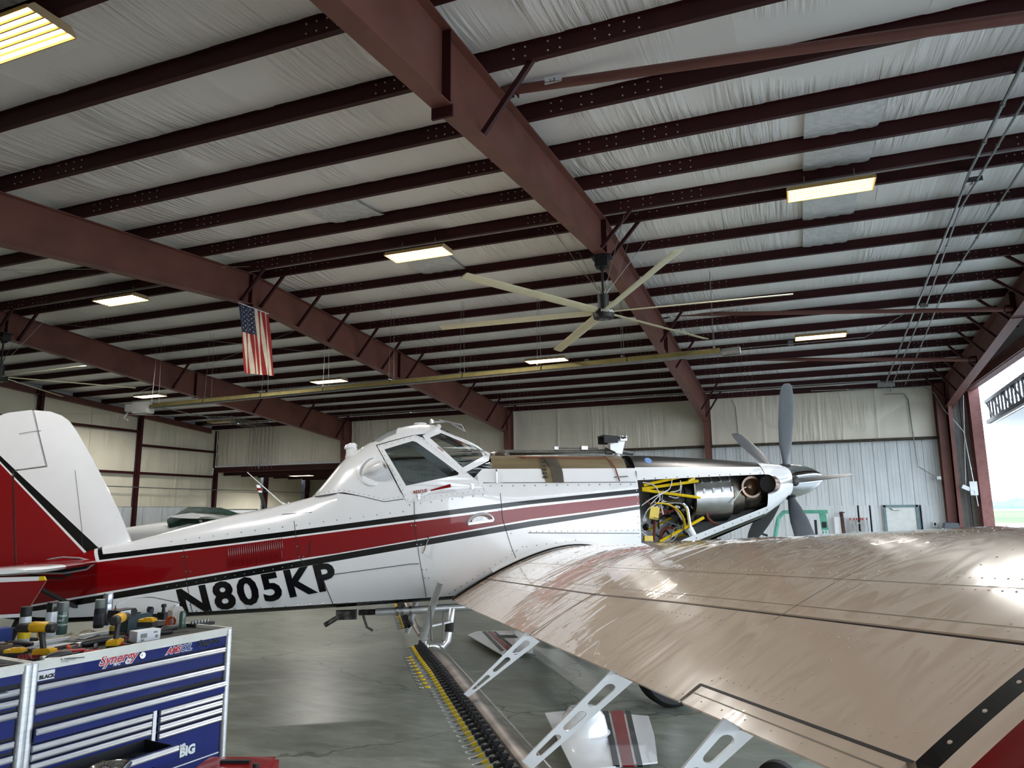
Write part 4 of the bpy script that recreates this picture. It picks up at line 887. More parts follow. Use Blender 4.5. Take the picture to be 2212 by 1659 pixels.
for (ya, yb) in ((-.5, -4.7), (-4.7, -6.0), (-6.0, -8.1)): strip(ya, gap(ya) + .0025, yb, gap(yb) + .0025, .022, off=-.006)
strip(-6.98, .9552, -8.06, .9552, .0045, off=.0015); strip(-6.985, .955, -6.985, 1.0, .014, axis=1, off=.0015, n=6)
strip(-4.67, .76, -4.60, 1.0, .012, axis=1, off=.001)
gp.build('control_gap', m_mblack, air)
gp = MB()
for a in ((-.6, .575, -8.0, .60, .0018), (-.6, .30, -8.0, .30, .0018), (-.6, gap(-.6) - .035, -8.0, gap(-8) - .03, .0016), (-7.0, .975, -8.06, .975, .002)): strip(*a, off=.0012, n=40)
for yy in (-1.9, -3.6, -5.3, -6.9): strip(yy, .08, yy, .76, .004, axis=1, off=.0012, n=16)
gp.build('skin_joint', mat('skin_joint', '8a8070', .5), air)
rv = MB()
def rivet(y, xc, r_=.0045, h=.0022):
    p = W(y, xc); d = (W(y, xc - .01) - W(y, xc + .01)).normalized(); nrm = Vector((0, 1, -math.tan(DIH))).cross(d).normalized()
    if nrm.z < 0: nrm = -nrm
    rv.lathe([(r_, -.0005), (r_ * .75, h * .8), (0, h)], p, nrm, 6)
y = -.6
while y > -8.0:
    g = gap(y)
    for xc in (g - .02, g + .045, .57, .61): rivet(y, xc)
    if int(y * 20) % 3 == 0: rivet(y, .29); rivet(y, .31); rivet(y, .985)
    if y < -7: rivet(y, .93)
    y -= .05
y = -1.0
while y > -8.02:
    xc = .1
    while xc < .95:
        if abs(xc - gap(y)) > .03: rivet(y, xc)
        xc += .035
    y -= .43
for i in range(14): rivet(-8.09, .2 + i * .055, .007, .003); rivet(-7.99, .2 + i * .055)
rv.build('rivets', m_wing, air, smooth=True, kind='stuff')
# black fairing strip where the wing meets the fuselage
fs = MB(); pts = [W(-.62, xc, off=.008) for xc in [1 - i / 22 * .97 for i in range(23)]]
fs.tube([Vector((p.x, -hwid(p.x) - .02, p.z + .005)) for p in pts], [.028 - .0007 * i for i in range(23)], 8, flat=.6); fs.build('wing_root_fairing', m_black, air, smooth=True)
fw = MB(); fw.tube([Vector((p.x, -hwid(p.x) + .02, p.z + .02)) for p in pts[6:]], .045, 8); fw.build('root_fillet', m_white, air, smooth=True)
# boom hangers: plates with slots under the trailing edge
def hanger(y, tA, tB, bA, bB, slots, name='boom_hanger', th=.012):
    o = [tA, tB, bB, bA]; holes = []
    def q(s, t): a = (tA[0] + (tB[0] - tA[0]) * s, tA[1] + (tB[1] - tA[1]) * s); b = (bA[0] + (bB[0] - bA[0]) * s, bA[1] + (bB[1] - bA[1]) * s); return (a[0] + (b[0] - a[0]) * t, a[1] + (b[1] - a[1]) * t)
    for (t0, t1) in slots:
        h = []
        L_ = math.dist(q(.5, t0), q(.5, t1)); 
        for t, sg in ((t0, 1), (t1, -1)):
            w_ = math.dist(q(.28, t), q(.72, t)) / 2; c = q(.5, t); dx, dz = q(.5, t1)[0] - q(.5, t0)[0], q(.5, t1)[1] - q(.5, t0)[1]; l = math.hypot(dx, dz); dx, dz = dx / l * sg, dz / l * sg
            ux, uz = q(.72, t)[0] - q(.28, t)[0], q(.72, t)[1] - q(.28, t)[1]; l = math.hypot(ux, uz); ux, uz = ux / l * sg, uz / l * sg
            for k in range(7):
                a = pi * k / 6; h.append((c[0] + dx * w_ * (1 - sin(a)) - ux * w_ * cos(a) * 1, c[1] + dz * w_ * (1 - sin(a)) - uz * w_ * cos(a)))
        holes.append(h)
    return MB().plate(o, lambda u, v, w_: Vector((u, y + w_, v)), th, holes).build(name, m_white, air)
def xz(px, py, y): p = L(px, py, y=y); return (p.x, p.z)
for y, P4, sl in ((-4.62, ((1138, 1366), (1166, 1386), (1002, 1500), (1012, 1506)), ((.07, .3), (.36, .6), (.66, .9))), (-6.3, ((1322, 1448), (1368, 1472), (1128, 1645), (1150, 1662)), ((.1, .36), (.41, .62), (.67, .9))), (-7.42, ((1566, 1552), (1630, 1588), (1392, 1760), (1420, 1778)), ((.1, .4), (.46, .9)))):
    hanger(y, *[xz(a, b, y) for a, b in P4], sl)
# spray boom: streamlined tube with nozzles behind it
def bz_(y): return interp(-y, [-9, -.0, .65, 2.2, 3.15, 4.3, 5.2, 6.3, 9], [.95, .52, .54, .62, .69, .74, .785, .835, .95])
bm_ = MB(); bm_.tube([Vector((-5.36, y, bz_(y))) for y in [-8.6 + .4 * i for i in range(18)]], .05, 12, flat=.5, upv=(0, 0, 1)); 
BOOM = bm_.build('spray_boom', mat('weathered_aluminium', '9a8e84', .35, .8, var=.25, vs=5), air, smooth=True)
bm2 = MB(); bm2.tube([Vector((-5.36, y, bz_(y))) for y in [-.9 + .5 * i for i in range(18)]], .05, 12, flat=.5, upv=(0, 0, 1)); BOOM2 = bm2.build('spray_boom', MATS['weathered_aluminium'], air, smooth=True)
MB().tube([(-5.29, -1.6, bz_(-1.6) + .03), (-5.29, -8.5, bz_(-8.5) + .03)], .009, 6).build('boom_conduit', m_steel, BOOM)
nzl = MB(); nzl.lathe([(0, .0), (.01, 0), (.01, .03), (.024, .035), (.026, .065), (.013, .07), (.013, .09), (.018, .095), (.018, .11), (0, .112)], (0, 0, 0), (-1, 0, -.25), 9, m=0).box((-.05, 0, .015), (.03, .012, .05), m=0).box((-.05, 0, -.012), (.02, .07, .012), m=0)
d_ = Vector((-1, 0, -.25)).normalized(); nzl.lathe([(0, .116), (.011, .116), (.015, .126), (.011, .148), (0, .152)], (0, 0, 0), d_, 8, m=1).tube([d_ * .15, d_ * .2], .007, 6, m=2).box(d_ * .185, (.03, .03, .006), m=2)
nme = nzl.mesh('spray_nozzle', [m_mblack, m_yellow, m_steel], True, auto=30)
y = -1.35
while y > -7.4: link('spray_nozzle', nme, BOOM, loc=(-5.40, y, bz_(y) - .0)).scale = (1, .9, .9); y -= .113
y = .3
while y < 5: link('spray_nozzle', nme, BOOM2, loc=(-5.40, y, bz_(y))); y += .11
y = -1.0                                      # drop nozzles on the centre section
for i in range(10):
    link('drop_nozzle', MB().tube([(-5.36, y, bz_(y)), (-5.36, y, bz_(y) - .12), (-5.40, y, bz_(y) - .17), (-5.5, y, bz_(y) - .18)], .009, 6, m=0).tube([(-5.5, y, bz_(y) - .18), (-5.55, y, bz_(y) - .185)], .011, 7, m=1).tube([(-5.55, y, bz_(y) - .185), (-5.6, y, bz_(y) - .19)], .008, 6, m=0).mesh('n', [m_steel, m_yellow], True), BOOM); y -= .22
# plumbing under the belly
pb = MB(); pb.tube([(-5.9, -.3, .79), (-5.55, -.35, .8), (-5.0, -.38, .82), (-4.5, -.4, .83), (-3.8, -.4, .9)], .045, 12); pb.build('belly_pipe', m_alu, air, smooth=True)
pb = MB()
for s in (-5.66, -5.6, -5.5): pb.tube([(s, -.35, .8), (s + .03, -.35, .8)], .055, 12)
pb.build('pipe_clamp', m_steel, air)
MB().tube([(-4.98, -.4, .8), (-5.0, -.45, .72), (-5.02, -.48, .58), (-5.04, -.5, .45), (-5.1, -.52, .39), (-5.3, -.55, .4), (-5.36, -.6, .5)], .045, 12).build('elbow_pipe', m_alu, air, smooth=True)
MB().tube([(-5.01, -.47, .66), (-5.02, -.48, .55)], .052, 12).build('rubber_sleeve', m_rubber, air)
MB().tube([(-5.2, -1.1, 1.2), (-5.26, -1.02, 1.0), (-5.36, -.9, .62), (-5.42, -.86, .42)], .042, 12).build('vent_tube', m_alu, air, smooth=True)
MB().tube([(-5.34, .5, .82), (-5.45, .55, .4)], .042, 12).build('vent_tube', m_alu, air, smooth=True)
MB().tube([(-5.3, -1.0, .95), (-5.32, -1.3, .6)], .012, 6).tube([(-5.15, -.95, .85), (-5.2, -1.35, .6)], .012, 6).bar((-5.4, -.95, .68), (-5.0, -.55, .68), .03, .02).build('boom_strut', m_steel, air)
MB().box((-6.25, -.2, .76), (.25, .16, .1)).tube([(-6.35, -.25, .74), (-6.5, -.3, .66)], .03, 8).tube([(-6.05, -.3, .76), (-6.0, -.32, .62), (-5.93, -.32, .58)], .016, 8).tube([(-6.1, -.2, .78), (-5.6, -.3, .79)], .035, 8).build('spray_pump', mat('grimy_metal', '5c5a55', .45, .7, var=.4, vs=12), air, smooth=True, auto=40)
# main gear
for sd in (-1, 1):
    g = MB(); g.bar((-2.75, sd * .35, 1.05), (-2.93, sd * 2.05, .42), .16, .05); g.build('gear_leg', m_white, air)
    cx, cy = (-2.93, 2.24 * sd); wh = MB(); wh.lathe([(.14, -.1), (.2, -.12), (.33, -.125), (.36, -.1), (.375, -.05), (.375, .05), (.36, .1), (.33, .125), (.2, .12), (.14, .1)], (cx, cy, .372), (0, 1, 0), 36); wl = wh.build('main_wheel', m_rubber, air, smooth=True)
    MB().lathe([(.0, -.06), (.06, -.07), (.14, -.1), (.15, -.09), (.15, .09), (.14, .1), (.06, .07), (0, .06)], (cx, cy, .372), (0, 1, 0), 24).build('wheel_hub', m_white_in, wl, smooth=True)
# ---------------------------------------------------------------- lamps
m_tubeon = mat('lamp_tube_lit', 'fff4d8', .4, emit='fff5e4', es=LAMP, var=0)
m_tubeoff = mat('lamp_tube_off', 'e8e8e4', .4)
m_refl = mat('lamp_reflector', 'c9a24a', .3, .3, var=.02); m_house = mat('lamp_housing', 'c9b08c', .5, var=.05)
def lamp(loc, label, on=True, Lx=1.22, wy=.46, drop=.22, tilt=0, hang=None):
    t = thing('high_bay_light', label, 'ceiling light', loc, 0, 'tube lamps under the roof'); t.rotation_euler = (tilt, 0, 0)
    MB().box((0, 0, .055), (Lx, wy - .1, .05)).build('housing', m_house, t)
    for sx_ in (-1, 1): MB().plate([(-wy / 2, 0), (wy / 2, 0), (wy / 2, .02), (wy / 2 - .06, .085), (-wy / 2 + .06, .085), (-wy / 2, .02)], lambda u, v, w_: Vector((sx_ * (Lx / 2) + w_ * sx_, u, v)), .006).build('end_plate', m_house, t)
    r = MB(); n = 6; p = wy / n
    for i in range(n):
        y = -wy / 2 + p * i
        r.add([(-Lx / 2, y, .0), (Lx / 2, y, .0), (Lx / 2, y + p * .3, .03), (-Lx / 2, y + p * .3, .03), (Lx / 2, y + p * .7, .03), (-Lx / 2, y + p * .7, .03), (Lx / 2, y + p, 0), (-Lx / 2, y + p, 0)], [(0, 1, 2, 3), (3, 2, 4, 5), (5, 4, 6, 7)])
    for sy in (-1, 1): r.bar((-Lx / 2, sy * wy / 2, .012), (Lx / 2, sy * wy / 2, .012), .012, .03)
    r.build('reflector', m_refl, t)
    me = MB().cyl((-Lx / 2 + .02, 0, 0), (Lx / 2 - .02, 0, 0), .013, 8).mesh('tube', m_tubeon if on else m_tubeoff, True)
    for i in range(n): link('lamp_tube', me, t, loc=(0, -wy / 2 + p * (i + .5), .012))
    if on:
        for sx_ in (-.3, .3):
            sd_ = bpy.data.lights.new('tube_glow', 'SPOT'); sd_.energy = 120; sd_.spot_size = radians(165); sd_.spot_blend = .6; sd_.shadow_soft_size = .02; sd_.color = (1, .97, .92); so = bpy.data.objects.new('tube_glow', sd_); COL.objects.link(so); so.parent = t; so.location = (sx_, 0, -.012)
    for sx_ in (-.35, .35): MB().tube([(sx_, 0, .08), (sx_, .0, .08 + drop)], .006, 5).build('hanger_wire', m_steel, t)
    return t
lamp((-6.52, 3.9, 6.33), 'lit tube lamp at the top left corner, nearest of all the lamps', drop=.1)
lamp((-6.33, 11.42, 6.75), 'lit tube lamp under the ridge left of the fan')
lamp((.78, 11.36, 6.75), 'lit tube lamp under the ridge at the right')
lamp((-13.95, 11.42, 6.75), 'lit tube lamp left of the hanging flag')
lamp((-6.63, 19.75, 6.33), 'lit tube lamp below the fan, above the airplane nose section', drop=.1); lamp((.82, 19.75, 6.33), 'lit tube lamp at the right behind the fan, beyond the long strut', drop=.1)
lamp((-14.35, 19.87, 6.3), 'lit tube lamp above the heater tube, right of the flag bottom', drop=.1); lamp((-22.2, 19.75, 6.3), 'lit tube lamp beside the heater burner at the left', drop=.1)
lamp((-23.8, 25.1, 6.0), 'unlit tube lamp near the far left corner under the roof', on=False, drop=.1)
lamp(tuple(S(650, 1028, Y=29.5)), 'lit tube lamp in the low room behind the left back corner', drop=.1)
# ---------------------------------------------------------------- ceiling fans
m_fanbl = mat('fan_blade', 'd6d3b4', .4, 0, var=.03)
def fan(loc, rz, label, mount):
    f = thing('ceiling_fan', label, 'ceiling fan', loc, rz)
    MB().lathe([(0, -.13), (.09, -.13), (.17, -.11), (.185, -.03), (.185, .03), (.16, .04), (0, .04)], n=28).lathe([(.09, .04), (.1, .3), (.0, .3)], n=20).build('motor', m_mblack, f, smooth=True)
    g = MB()
    for i in range(24): a = 2 * pi * i / 24; g.box((.06 * cos(a), .06 * sin(a), -.132), (.06, .006, .006), rot=(0, 0, a))
    g.build('vent_slots', m_steel, f)
    MB().cyl((0, 0, .28), (0, 0, mount), .022, 10).cyl((0, 0, mount - .25), (0, 0, mount - .18), .05, 10).build('downrod', m_mblack, f)
    MB().box((0, 0, mount - .12), (.22, .2, .16)).box((0, 0, mount - .02), (.34, .26, .03)).build('mounting_bracket', m_mblack, f)
    bl = MB(); n = 12
    prof = [(.095 * cos(2 * pi * i / n), .012 * sin(2 * pi * i / n)) for i in range(n)]; st = [(.18, .5), (.3, 1), (1.2, 1), (2.3, 1), (3.02, 1), (3.03, .9)]
    tw = radians(14)
    for (x, s) in st:
        for (u, v) in prof: bl.v.append((x, (u * cos(tw) - v * sin(tw)) * s, (u * sin(tw) + v * cos(tw)) - .0 * x))
    for i in range(len(st) - 1):
        for j in range(n): bl.f.append((i * n + j, i * n + (j + 1) % n, (i + 1) * n + (j + 1) % n, (i + 1) * n + j)); bl.m.append(0)
    bl.f.append(tuple(range(len(bl.v) - n, len(bl.v)))); bl.m.append(0); me = bl.mesh('fan_blade', m_fanbl, True, auto=40)
    for k in range(6): link('fan_blade', me, f, loc=(0, 0, .0), rot=(0, 0, k * pi / 3))
    gw = MB()
    for a in (.6, 2.2, 3.8, 5.4): gw.tube([(.05 * cos(a), .05 * sin(a), .32), (.9 * cos(a), .9 * sin(a), mount + .4)], .005, 4); gw.tube([(.05 * cos(a), .05 * sin(a), .32), (.16 * cos(a), .16 * sin(a), .52)], .012, 5)
    gw.build('guy_wire', m_steel, f); return f
fn = fan((-2.88, YR, 5.33), radians(-177), 'large six bladed ceiling fan hanging from the nearest rafter', 1.0)
a0 = math.atan2(-YR, 2.88) + radians(177)
text_mb('MacroAir', lambda u, v: Vector((.187 * cos(a0 - .25 + u / .187), .187 * sin(a0 - .25 + u / .187), -.035 + v)), .07, .0015).build('fan_lettering', m_white_in, fn)
fan((-18.19, YR, 5.38), radians(-2), 'pale ceiling fan partly out of frame at the left edge', 1.1)
# ---------------------------------------------------------------- flag
fl = thing('flag', 'american flag hanging upright from the middle rafter', 'flag', (0, 0, 0))
XFg = -10.42; A_, B_, C_, D_ = S(515, 655, X=XFg), S(580, 679, X=XFg), S(593, 812, X=XFg), S(527, 806, X=XFg)
def FT_(u, v, o=0):
    p = A_.lerp(B_, u).lerp(D_.lerp(C_, u), v); wv = .03 * sin(u * 17 + v * 2) * v + .02 * sin(u * 31 + v * 5); return p + Vector((wv + o, 0, 0))
cl = MB(); NU, NV = 52, 20
for j in range(NV + 1):
    for i in range(NU + 1): cl.v.append(tuple(FT_(i / NU, j / NV)))
for j in range(NV):
    for i in range(NU):
        a = j * (NU + 1) + i; cl.f.append((a, a + 1, a + NU + 2, a + NU + 1)); s_ = i // 4; cant = j < 8 and i < 28
        cl.m.append(2 if cant else (0 if (12 - s_) % 2 == 0 else 1))
cl.build('flag_cloth', [mat('flag_red', 'a32a2c', .8), mat('flag_white', 'e8dcc4', .8), mat('flag_blue', '28324f', .8)], fl, smooth=True)
sb = MB()
for r_ in range(11):
    for c_ in range(5 if r_ % 2 == 0 else 4):
        v0 = (r_ + 1) / 12 * .4; u0 = (c_ * 2 + (1 if r_ % 2 == 0 else 2)) / 10 * .54; q = []
        for k in range(10): rr = .017 if k % 2 == 0 else .007; a = pi / 5 * k; q.append(FT_(u0 + rr * sin(a) / 1 * 1.2, v0 + rr * cos(a) * .75, .006))
        sb.add(q + [FT_(u0, v0, .006)], [(k, (k + 1) % 10, 10) for k in range(10)])
sb.build('flag_stars', MATS['flag_white'], fl, kind='stuff')
MB().tube([A_ + Vector((0, 0, .01)), B_ + Vector((0, 0, .01))], .012, 6).build('flag_rod', m_white_in, fl)
# ---------------------------------------------------------------- radiant tube heater
ht = thing('tube_heater', 'long olive radiant tube heater hung on wires across the hangar', 'heater', (0, 0, 0))
Ha, Hb = S(330, 880, Y=14.7), S(1560, 762, Y=14.7); m_olive = mat('olive_reflector', '8c8150', .35, .6, var=.1)
hm = MB(); d = (Hb - Ha)
for k in range(8):
    p, q = Ha + d * (k / 8), Ha + d * ((k + .985) / 8)
    for (y1, z1, y2, z2) in ((-.13, -.02, -.1, .07), (-.1, .07, -.03, .1), (-.03, .1, .03, .1), (.03, .1, .1, .07), (.1, .07, .13, -.02)): hm.add([p + Vector((0, y1, z1)), q + Vector((0, y1, z1)), q + Vector((0, y2, z2)), p + Vector((0, y2, z2))], [(0, 1, 2, 3)])
hm.build('heater_reflector', m_olive, ht); MB().tube([Ha - Vector((.5, 0, 0)), Hb], .05, 10).build('heater_tube', m_conduit, ht, smooth=True)
MB().box(Ha + Vector((-.35, 0, 0)), (.5, .3, .3)).box(Ha + Vector((-.75, 0, .02)), (.3, .25, .2)).tube([Ha + Vector((-.9, 0, -.05)), Ha + Vector((-1.05, 0, -.25)), Ha + Vector((-.9, 0, -.3))], .03, 6).build('burner_box', mat('light_grey_box', 'b9bab6', .5), ht)
MB().tube([Hb, Hb + Vector((.35, 0, .02))], .08, 8).build('heater_end', m_steel, ht)
hw_ = MB()
for k in range(9):
    p = Ha + d * (k / 8 * .985 + .005)
    hw_ = MB()
    for dy in (-.12, .12): hw_.tube([p + Vector((0, dy, .05)), Vector((p.x, 14.7 + dy * .5, zroof(14.7)))], .004, 4)
    hw_.box(p + Vector((0, 0, .11)), (.03, .28, .02)); hw_.build('hanger_wire', m_steel, ht)
# ---------------------------------------------------------------- wall-to-frame pipe struts
def strut(a, b, label, m=m_primer2, r=.05):
    t = thing('pipe_strut', label, 'strut', a, 0); d = Vector(b) - Vector(a)
    MB().tube([(0, 0, 0), d], r, 12).build('pipe', m, t, smooth=True); e = MB()
    for p, s in ((Vector((0, 0, 0)), 1), (d, -1)): e.box(p + d.normalized() * .05 * s, (.16, .02, .2)); e.box(p + d.normalized() * .16 * s, (.012, .14, .14))
    e.build('end_bracket', m_purlin, t); return t
SX = X_FR[0] + .03
p1 = S(1088, 197, X=SX); r1 = ray(2212, 37); p1b = Vector((X_R0, 0, 0))
def on_x(px, py, X): return S(px, py, X=X)
sA, sB = S(1088, 197, X=SX), S(2212, 37, X=2.2)
st1 = strut(sA, sA + (sB - sA) * (7.4 / 5.05), 'longest red steel pipe strut, from the near rafter to the upper right corner', r=.055)
dir1 = (sB - sA).normalized(); lb = MB().box(Vector((.62, -.05, -.03)), (.2, .004, .09)); lb.build('paper_tag', m_white_in, st1)
text_mb('1-2', lambda u, v: Vector((.57 + u, -.054, -.06 + v)), .06, .001).build('tag_lettering', m_mblack, st1)
strut(S(1432, 680, X=SX), S(2188, 668, X=4.55), 'red steel pipe strut level with the fan, reaching the right frame')
strut(S(1490, 776, X=SX), S(2108, 777, X=4.55), 'lowest red steel pipe strut, above the propeller')
# ---------------------------------------------------------------- conduits on the roof
def conduit(pts, label, r=.016, boxes=()):
    t = thing('conduit', label, 'conduit', pts[0], 0); o = Vector(pts[0]); MB().tube([Vector(p) - o for p in pts], r, 8).build('pipe', m_conduit, t, smooth=True)
    for b in boxes: MB().box(Vector(b[0]) - o, b[1]).build('junction_box', m_conduit, t)
    c = MB(); 
    for a, b in zip(pts, pts[1:]):
        l = (Vector(b) - Vector(a)).length
        if l > 2:
            for k in range(1, int(l / 1.6) + 1): p = Vector(a).lerp(Vector(b), k / (int(l / 1.6) + 1)) - o; dd = (Vector(b) - Vector(a)).normalized() * .03; c.tube([p - dd, p + dd], r * 1.5, 8)
    if c.v: c.build('coupling', m_steel, t, kind='stuff')
    return t
def under(x, y, o=-.03): return (x, y, zroof(y) + o)
conduit([under(2.60, 3), under(2.62, 8.6), under(2.75, 12), under(2.78, 13.5), under(2.9, 26.2)], 'leftmost of three grey conduits running up the roof at the right', .022)
conduit([under(2.9, 3), under(2.9, 9.8), under(2.84, 13.3), under(3.0, 17.9), under(3.1, 25.6), (3.1, D - .1, zroof(D) - .12)], 'middle of three grey conduits running up the roof at the right', boxes=((under(2.86, 12.3), (.22, .12, .08)), (under(2.97, 18.2), (.16, .1, .08))))
conduit([under(3.55, 3), under(3.45, 12), under(3.22, 17.2), under(3.5, 26.2)], 'rightmost of three grey conduits running up the roof at the right')
conduit([under(-25, 25.35), under(-14, 25.35), under(-6, 25.4), under(1.6, 25.4), under(2.7, 25.5)], 'grey conduit along the roof near the back wall', boxes=((under(2.9, 25.9), (.5, .16, .22)),))
conduit([under(-24, 20.55), under(-8, 20.5), under(1.9, 20.4), under(2.9, 18.3, .02)], 'thin grey conduit passing the second row of lamps', .011, boxes=((under(-5.6, 20.5, .0), (.14, .08, .12)), (under(.1, 20.4, .0), (.14, .08, .12))))
conduit([under(X_R0 - 4, D - .55), (X_R0 - .6, D - .55, zroof(D) - .1), (X_R0 - .35, D - .6, 5.6), (4.5, D - .8, 5.0), (4.95, D - .8, 4.3), (5.1, D - .8, 2)], 'grey conduit bending down beside the right corner column')
conduit([(2.9, D - .12, zroof(D) - .2), (3.5, D - .12, zroof(D) - .22), (3.6, D - .12, 5.5), (3.68, D - .12, 3.3), (4.1, D - .3, 2.95)], 'dark conduit dropping down the back wall left of the right column', boxes=(((4.2, D - .35, 2.9), (.12, .12, .1)),))
conduit([(X_FR[0] + .9, D - .5, zroof(D) - .12), (X_FR[0] + 1.0, D - .1, 5.6), (X_FR[0] + 1.1, D - .08, 3.0)], 'thin conduit dropping beside the near back wall column', .013)
conduit([under(-24, 21.5), under(-23, D - .5), (-23, D - .1, 3.9)], 'bundle of conduits descending at the far left corner')
for k in range(7): conduit([(-23.6 + k * .22, 24, zroof(24) - .05), (-23.6 + k * .22, D - .12, zroof(D) - .02), (-23.6 + k * .22, D - .12, 4.0)], ('leftmost', 'second from the left', 'third from the left', 'middle', 'third from the right', 'second from the right', 'rightmost')[k] + ' of the seven parallel conduits in the far left corner', .014)
for o in SC.objects:
    if 'of the seven parallel conduits' in o.get('label', ''): o['group'] = 'parallel conduits in the far left corner'
wr = thing('stay_wires', 'thin steel stay wires strung between the rafters', 'wire', (0, 0, 0)); 
wb = MB()
for (a, b) in ((S(0, 584, X=-12), S(620, 575, X=-10)), (S(40, 690, X=-18), S(850, 780, X=-10.5)), (S(1100, 440, X=-6), S(1290, 620, X=-3.2)), (S(280, 855, X=-22), S(700, 690, X=-10)), (S(1405, 375, X=-2.0), S(1330, 610, X=-2.8)), (S(90, 892, X=-25), S(740, 905, X=-18))): wb.tube([a, b], .004, 4)
wb.build('wire', m_steel, wr)
rod = MB()
for xf in X_FR[:3]:
    for k in range(len(ys_p) - 2):
        if ys_p[k] > 4: rod.tube([(xf + .9 - .06 * 0, ys_p[k] + .0, zroof(ys_p[k]) + .03), (xf + .55, ys_p[k] + .35, zroof(ys_p[k] + .35) + .17)], .006, 4)
rod.build('sag_rod', m_conduit, ceiling, kind='stuff')
# ---------------------------------------------------------------- tool cabinet
CA = radians(82.84); CO = Vector((-4.464, 3.249, 0)); cab_rot = CA
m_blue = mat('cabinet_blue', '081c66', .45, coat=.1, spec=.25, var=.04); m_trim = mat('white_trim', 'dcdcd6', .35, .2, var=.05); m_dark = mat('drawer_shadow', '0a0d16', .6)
m_mat_ = mat('worktop_mat', '2a2724', .7, var=.3, vs=8, bump=.2, bs=60)
# cabinet frame: u along the front, -n into the cabinet. local x = u, local y = +into cabinet (left of direction), z up
def cabinet(u0, u1, label):
    t = thing('tool_cabinet', label, 'tool cabinet', CO, CA)
    w_ = u1 - u0; MB().box(((u0 + u1) / 2, .36, .6), (w_ - .02, .68, .94)).build('body', m_blue, t)
    mb = MB(); mb.box(((u0 + u1) / 2, .35, 1.062), (w_, .74, .02)); 
    for (c, d) in ((((u0 + u1) / 2, -.012, 1.088), (w_, .024, .044)), (((u0 + u1) / 2, .73, 1.088), (w_, .024, .044)), ((u0 + .012, .36, 1.088), (.024, .72, .044)), ((u1 - .012, .36, 1.088), (.024, .72, .044))): mb.box(c, d)
    mb.build('top_tray', m_trim, t); MB().box(((u0 + u1) / 2, .36, 1.078), (w_ - .05, .7, .014)).build('worktop', m_mat_, t)
    for x in (u0 + .018, u1 - .018): MB().lathe([(.028, 0), (.028, 1)], (x, -.008, .1), (0, 0, 1), 12).box((x, .01, .58), (.05, .04, .96)).build('corner_trim', m_alu, t, smooth=True, auto=40)
    for x in (u0 + .1, u1 - .1):
        for y in (.1, .6): MB().lathe([(.02, -.02), (.065, -.02), (.065, .02), (.02, .02)], (x, y, .066), (1, 0, 0), 14).build('caster', m_rubber, t)
    return t
def drawer(t, a, b, z0, z1, out=0, hz=None, lip=.03, open_=False):
    g = link('drawer', None, t); d = MB()
    d.box(((a + b) / 2, -.012 - out, (z0 + z1) / 2 - .006), (b - a - .012, .02, z1 - z0 - .012)); d.build('drawer_front', m_blue, g)
    if open_:
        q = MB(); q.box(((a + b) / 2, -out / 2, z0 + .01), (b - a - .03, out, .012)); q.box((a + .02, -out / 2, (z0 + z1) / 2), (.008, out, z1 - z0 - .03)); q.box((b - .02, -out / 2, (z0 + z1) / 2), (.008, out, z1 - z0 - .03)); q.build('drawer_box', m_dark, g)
    h = MB(); zt = z1 - .014
    h.plate([(0, 0), (-.02, .002), (-.026, -.008), (-.02, -.016), (-.026, -.024), (-.018, -.034), (-.008, -.034), (0, -.028)], lambda u, v, w_: Vector((a + .008 + w_, -.022 - out + u, zt + v)), b - a - .016)
    h.build('drawer_pull', m_alu, g, smooth=False); return g
c1 = cabinet(0, 1.50, 'blue tool cabinet with silver drawer pulls and cluttered top at lower left')
# dark sheet behind drawer fronts; shade of the gaps put into its colour
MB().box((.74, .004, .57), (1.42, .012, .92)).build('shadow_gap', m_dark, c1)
MB().box((.74, -.006, 1.022), (1.43, .02, .08)).build('header_panel', m_blue, c1)
zz = [.985, .85, .745]
drawer(c1, .035, 1.44, .852, .982); drawer(c1, .035, 1.44, .752, .846); drawer(c1, .035, 1.44, .64, .735, out=.035)
for (z0, z1) in ((.586, .634), (.533, .582), (.46, .529)): drawer(c1, .035, .845, z0, z1)
for (z0, z1) in ((.598, .64), (.543, .592), (.486, .537), (.43, .481)): drawer(c1, .895, 1.44, z0, z1)
MB().box((.87, -.012, .5), (.028, .03, .3)).build('divider_trim', m_alu, c1)
dop = drawer(c1, .035, .845, .365, .467, out=.30, open_=True)
MB().box((1.165, -.014, .25), (.54, .02, .35)).build('door_panel', m_blue, c1); MB().box((.44, -.012, .23), (.8, .02, .24)).build('lower_panel', m_blue, c1)
MB().box((1.165, -.026, .205), (.54, .006, .008)).build('trim_line', m_alu, c1)
MB().lathe([(.0, .008), (.022, .008), (.026, 0)], (.741, -.017, 1.026), (0, -1, 0), 16).lathe([(.008, .012), (0, .012)], (.741, -.017, 1.026), (0, -1, 0), 8).build('lock', m_chrome, c1, smooth=True)
hd_ = MB(); hd_.tube([(1.515, .1, .5), (1.54, .06, .46), (1.54, .06, .2), (1.515, .1, .16)], .016, 8); hd_.build('side_handle', m_chrome, c1, smooth=True)
def sticker(x, z, w_, h, txt, size, m, bgm=None, shear=0, off=.002, y=-.019, sp=1, ang=0):
    if bgm: MB().box((x + w_ / 2, y + .001, z), (w_, .002, h)).build('decal', bgm, c1)
    text_mb(txt, lambda u, v: Vector((x + .012 + u * cos(ang) - v * sin(ang), y - .002, z - h * .32 + v * cos(ang) + u * sin(ang))), size, off, shear, space=sp).build('decal_lettering', m, c1)
m_pink = mat('decal_red', 'c8283c', .4); m_dblue = mat('decal_blue', '22408c', .4); m_gun = mat('dark_badge', '101216', .5)
sticker(.04, 1.018, .105, .055, 'BLACK', .03, m_mblack, m_white_in)
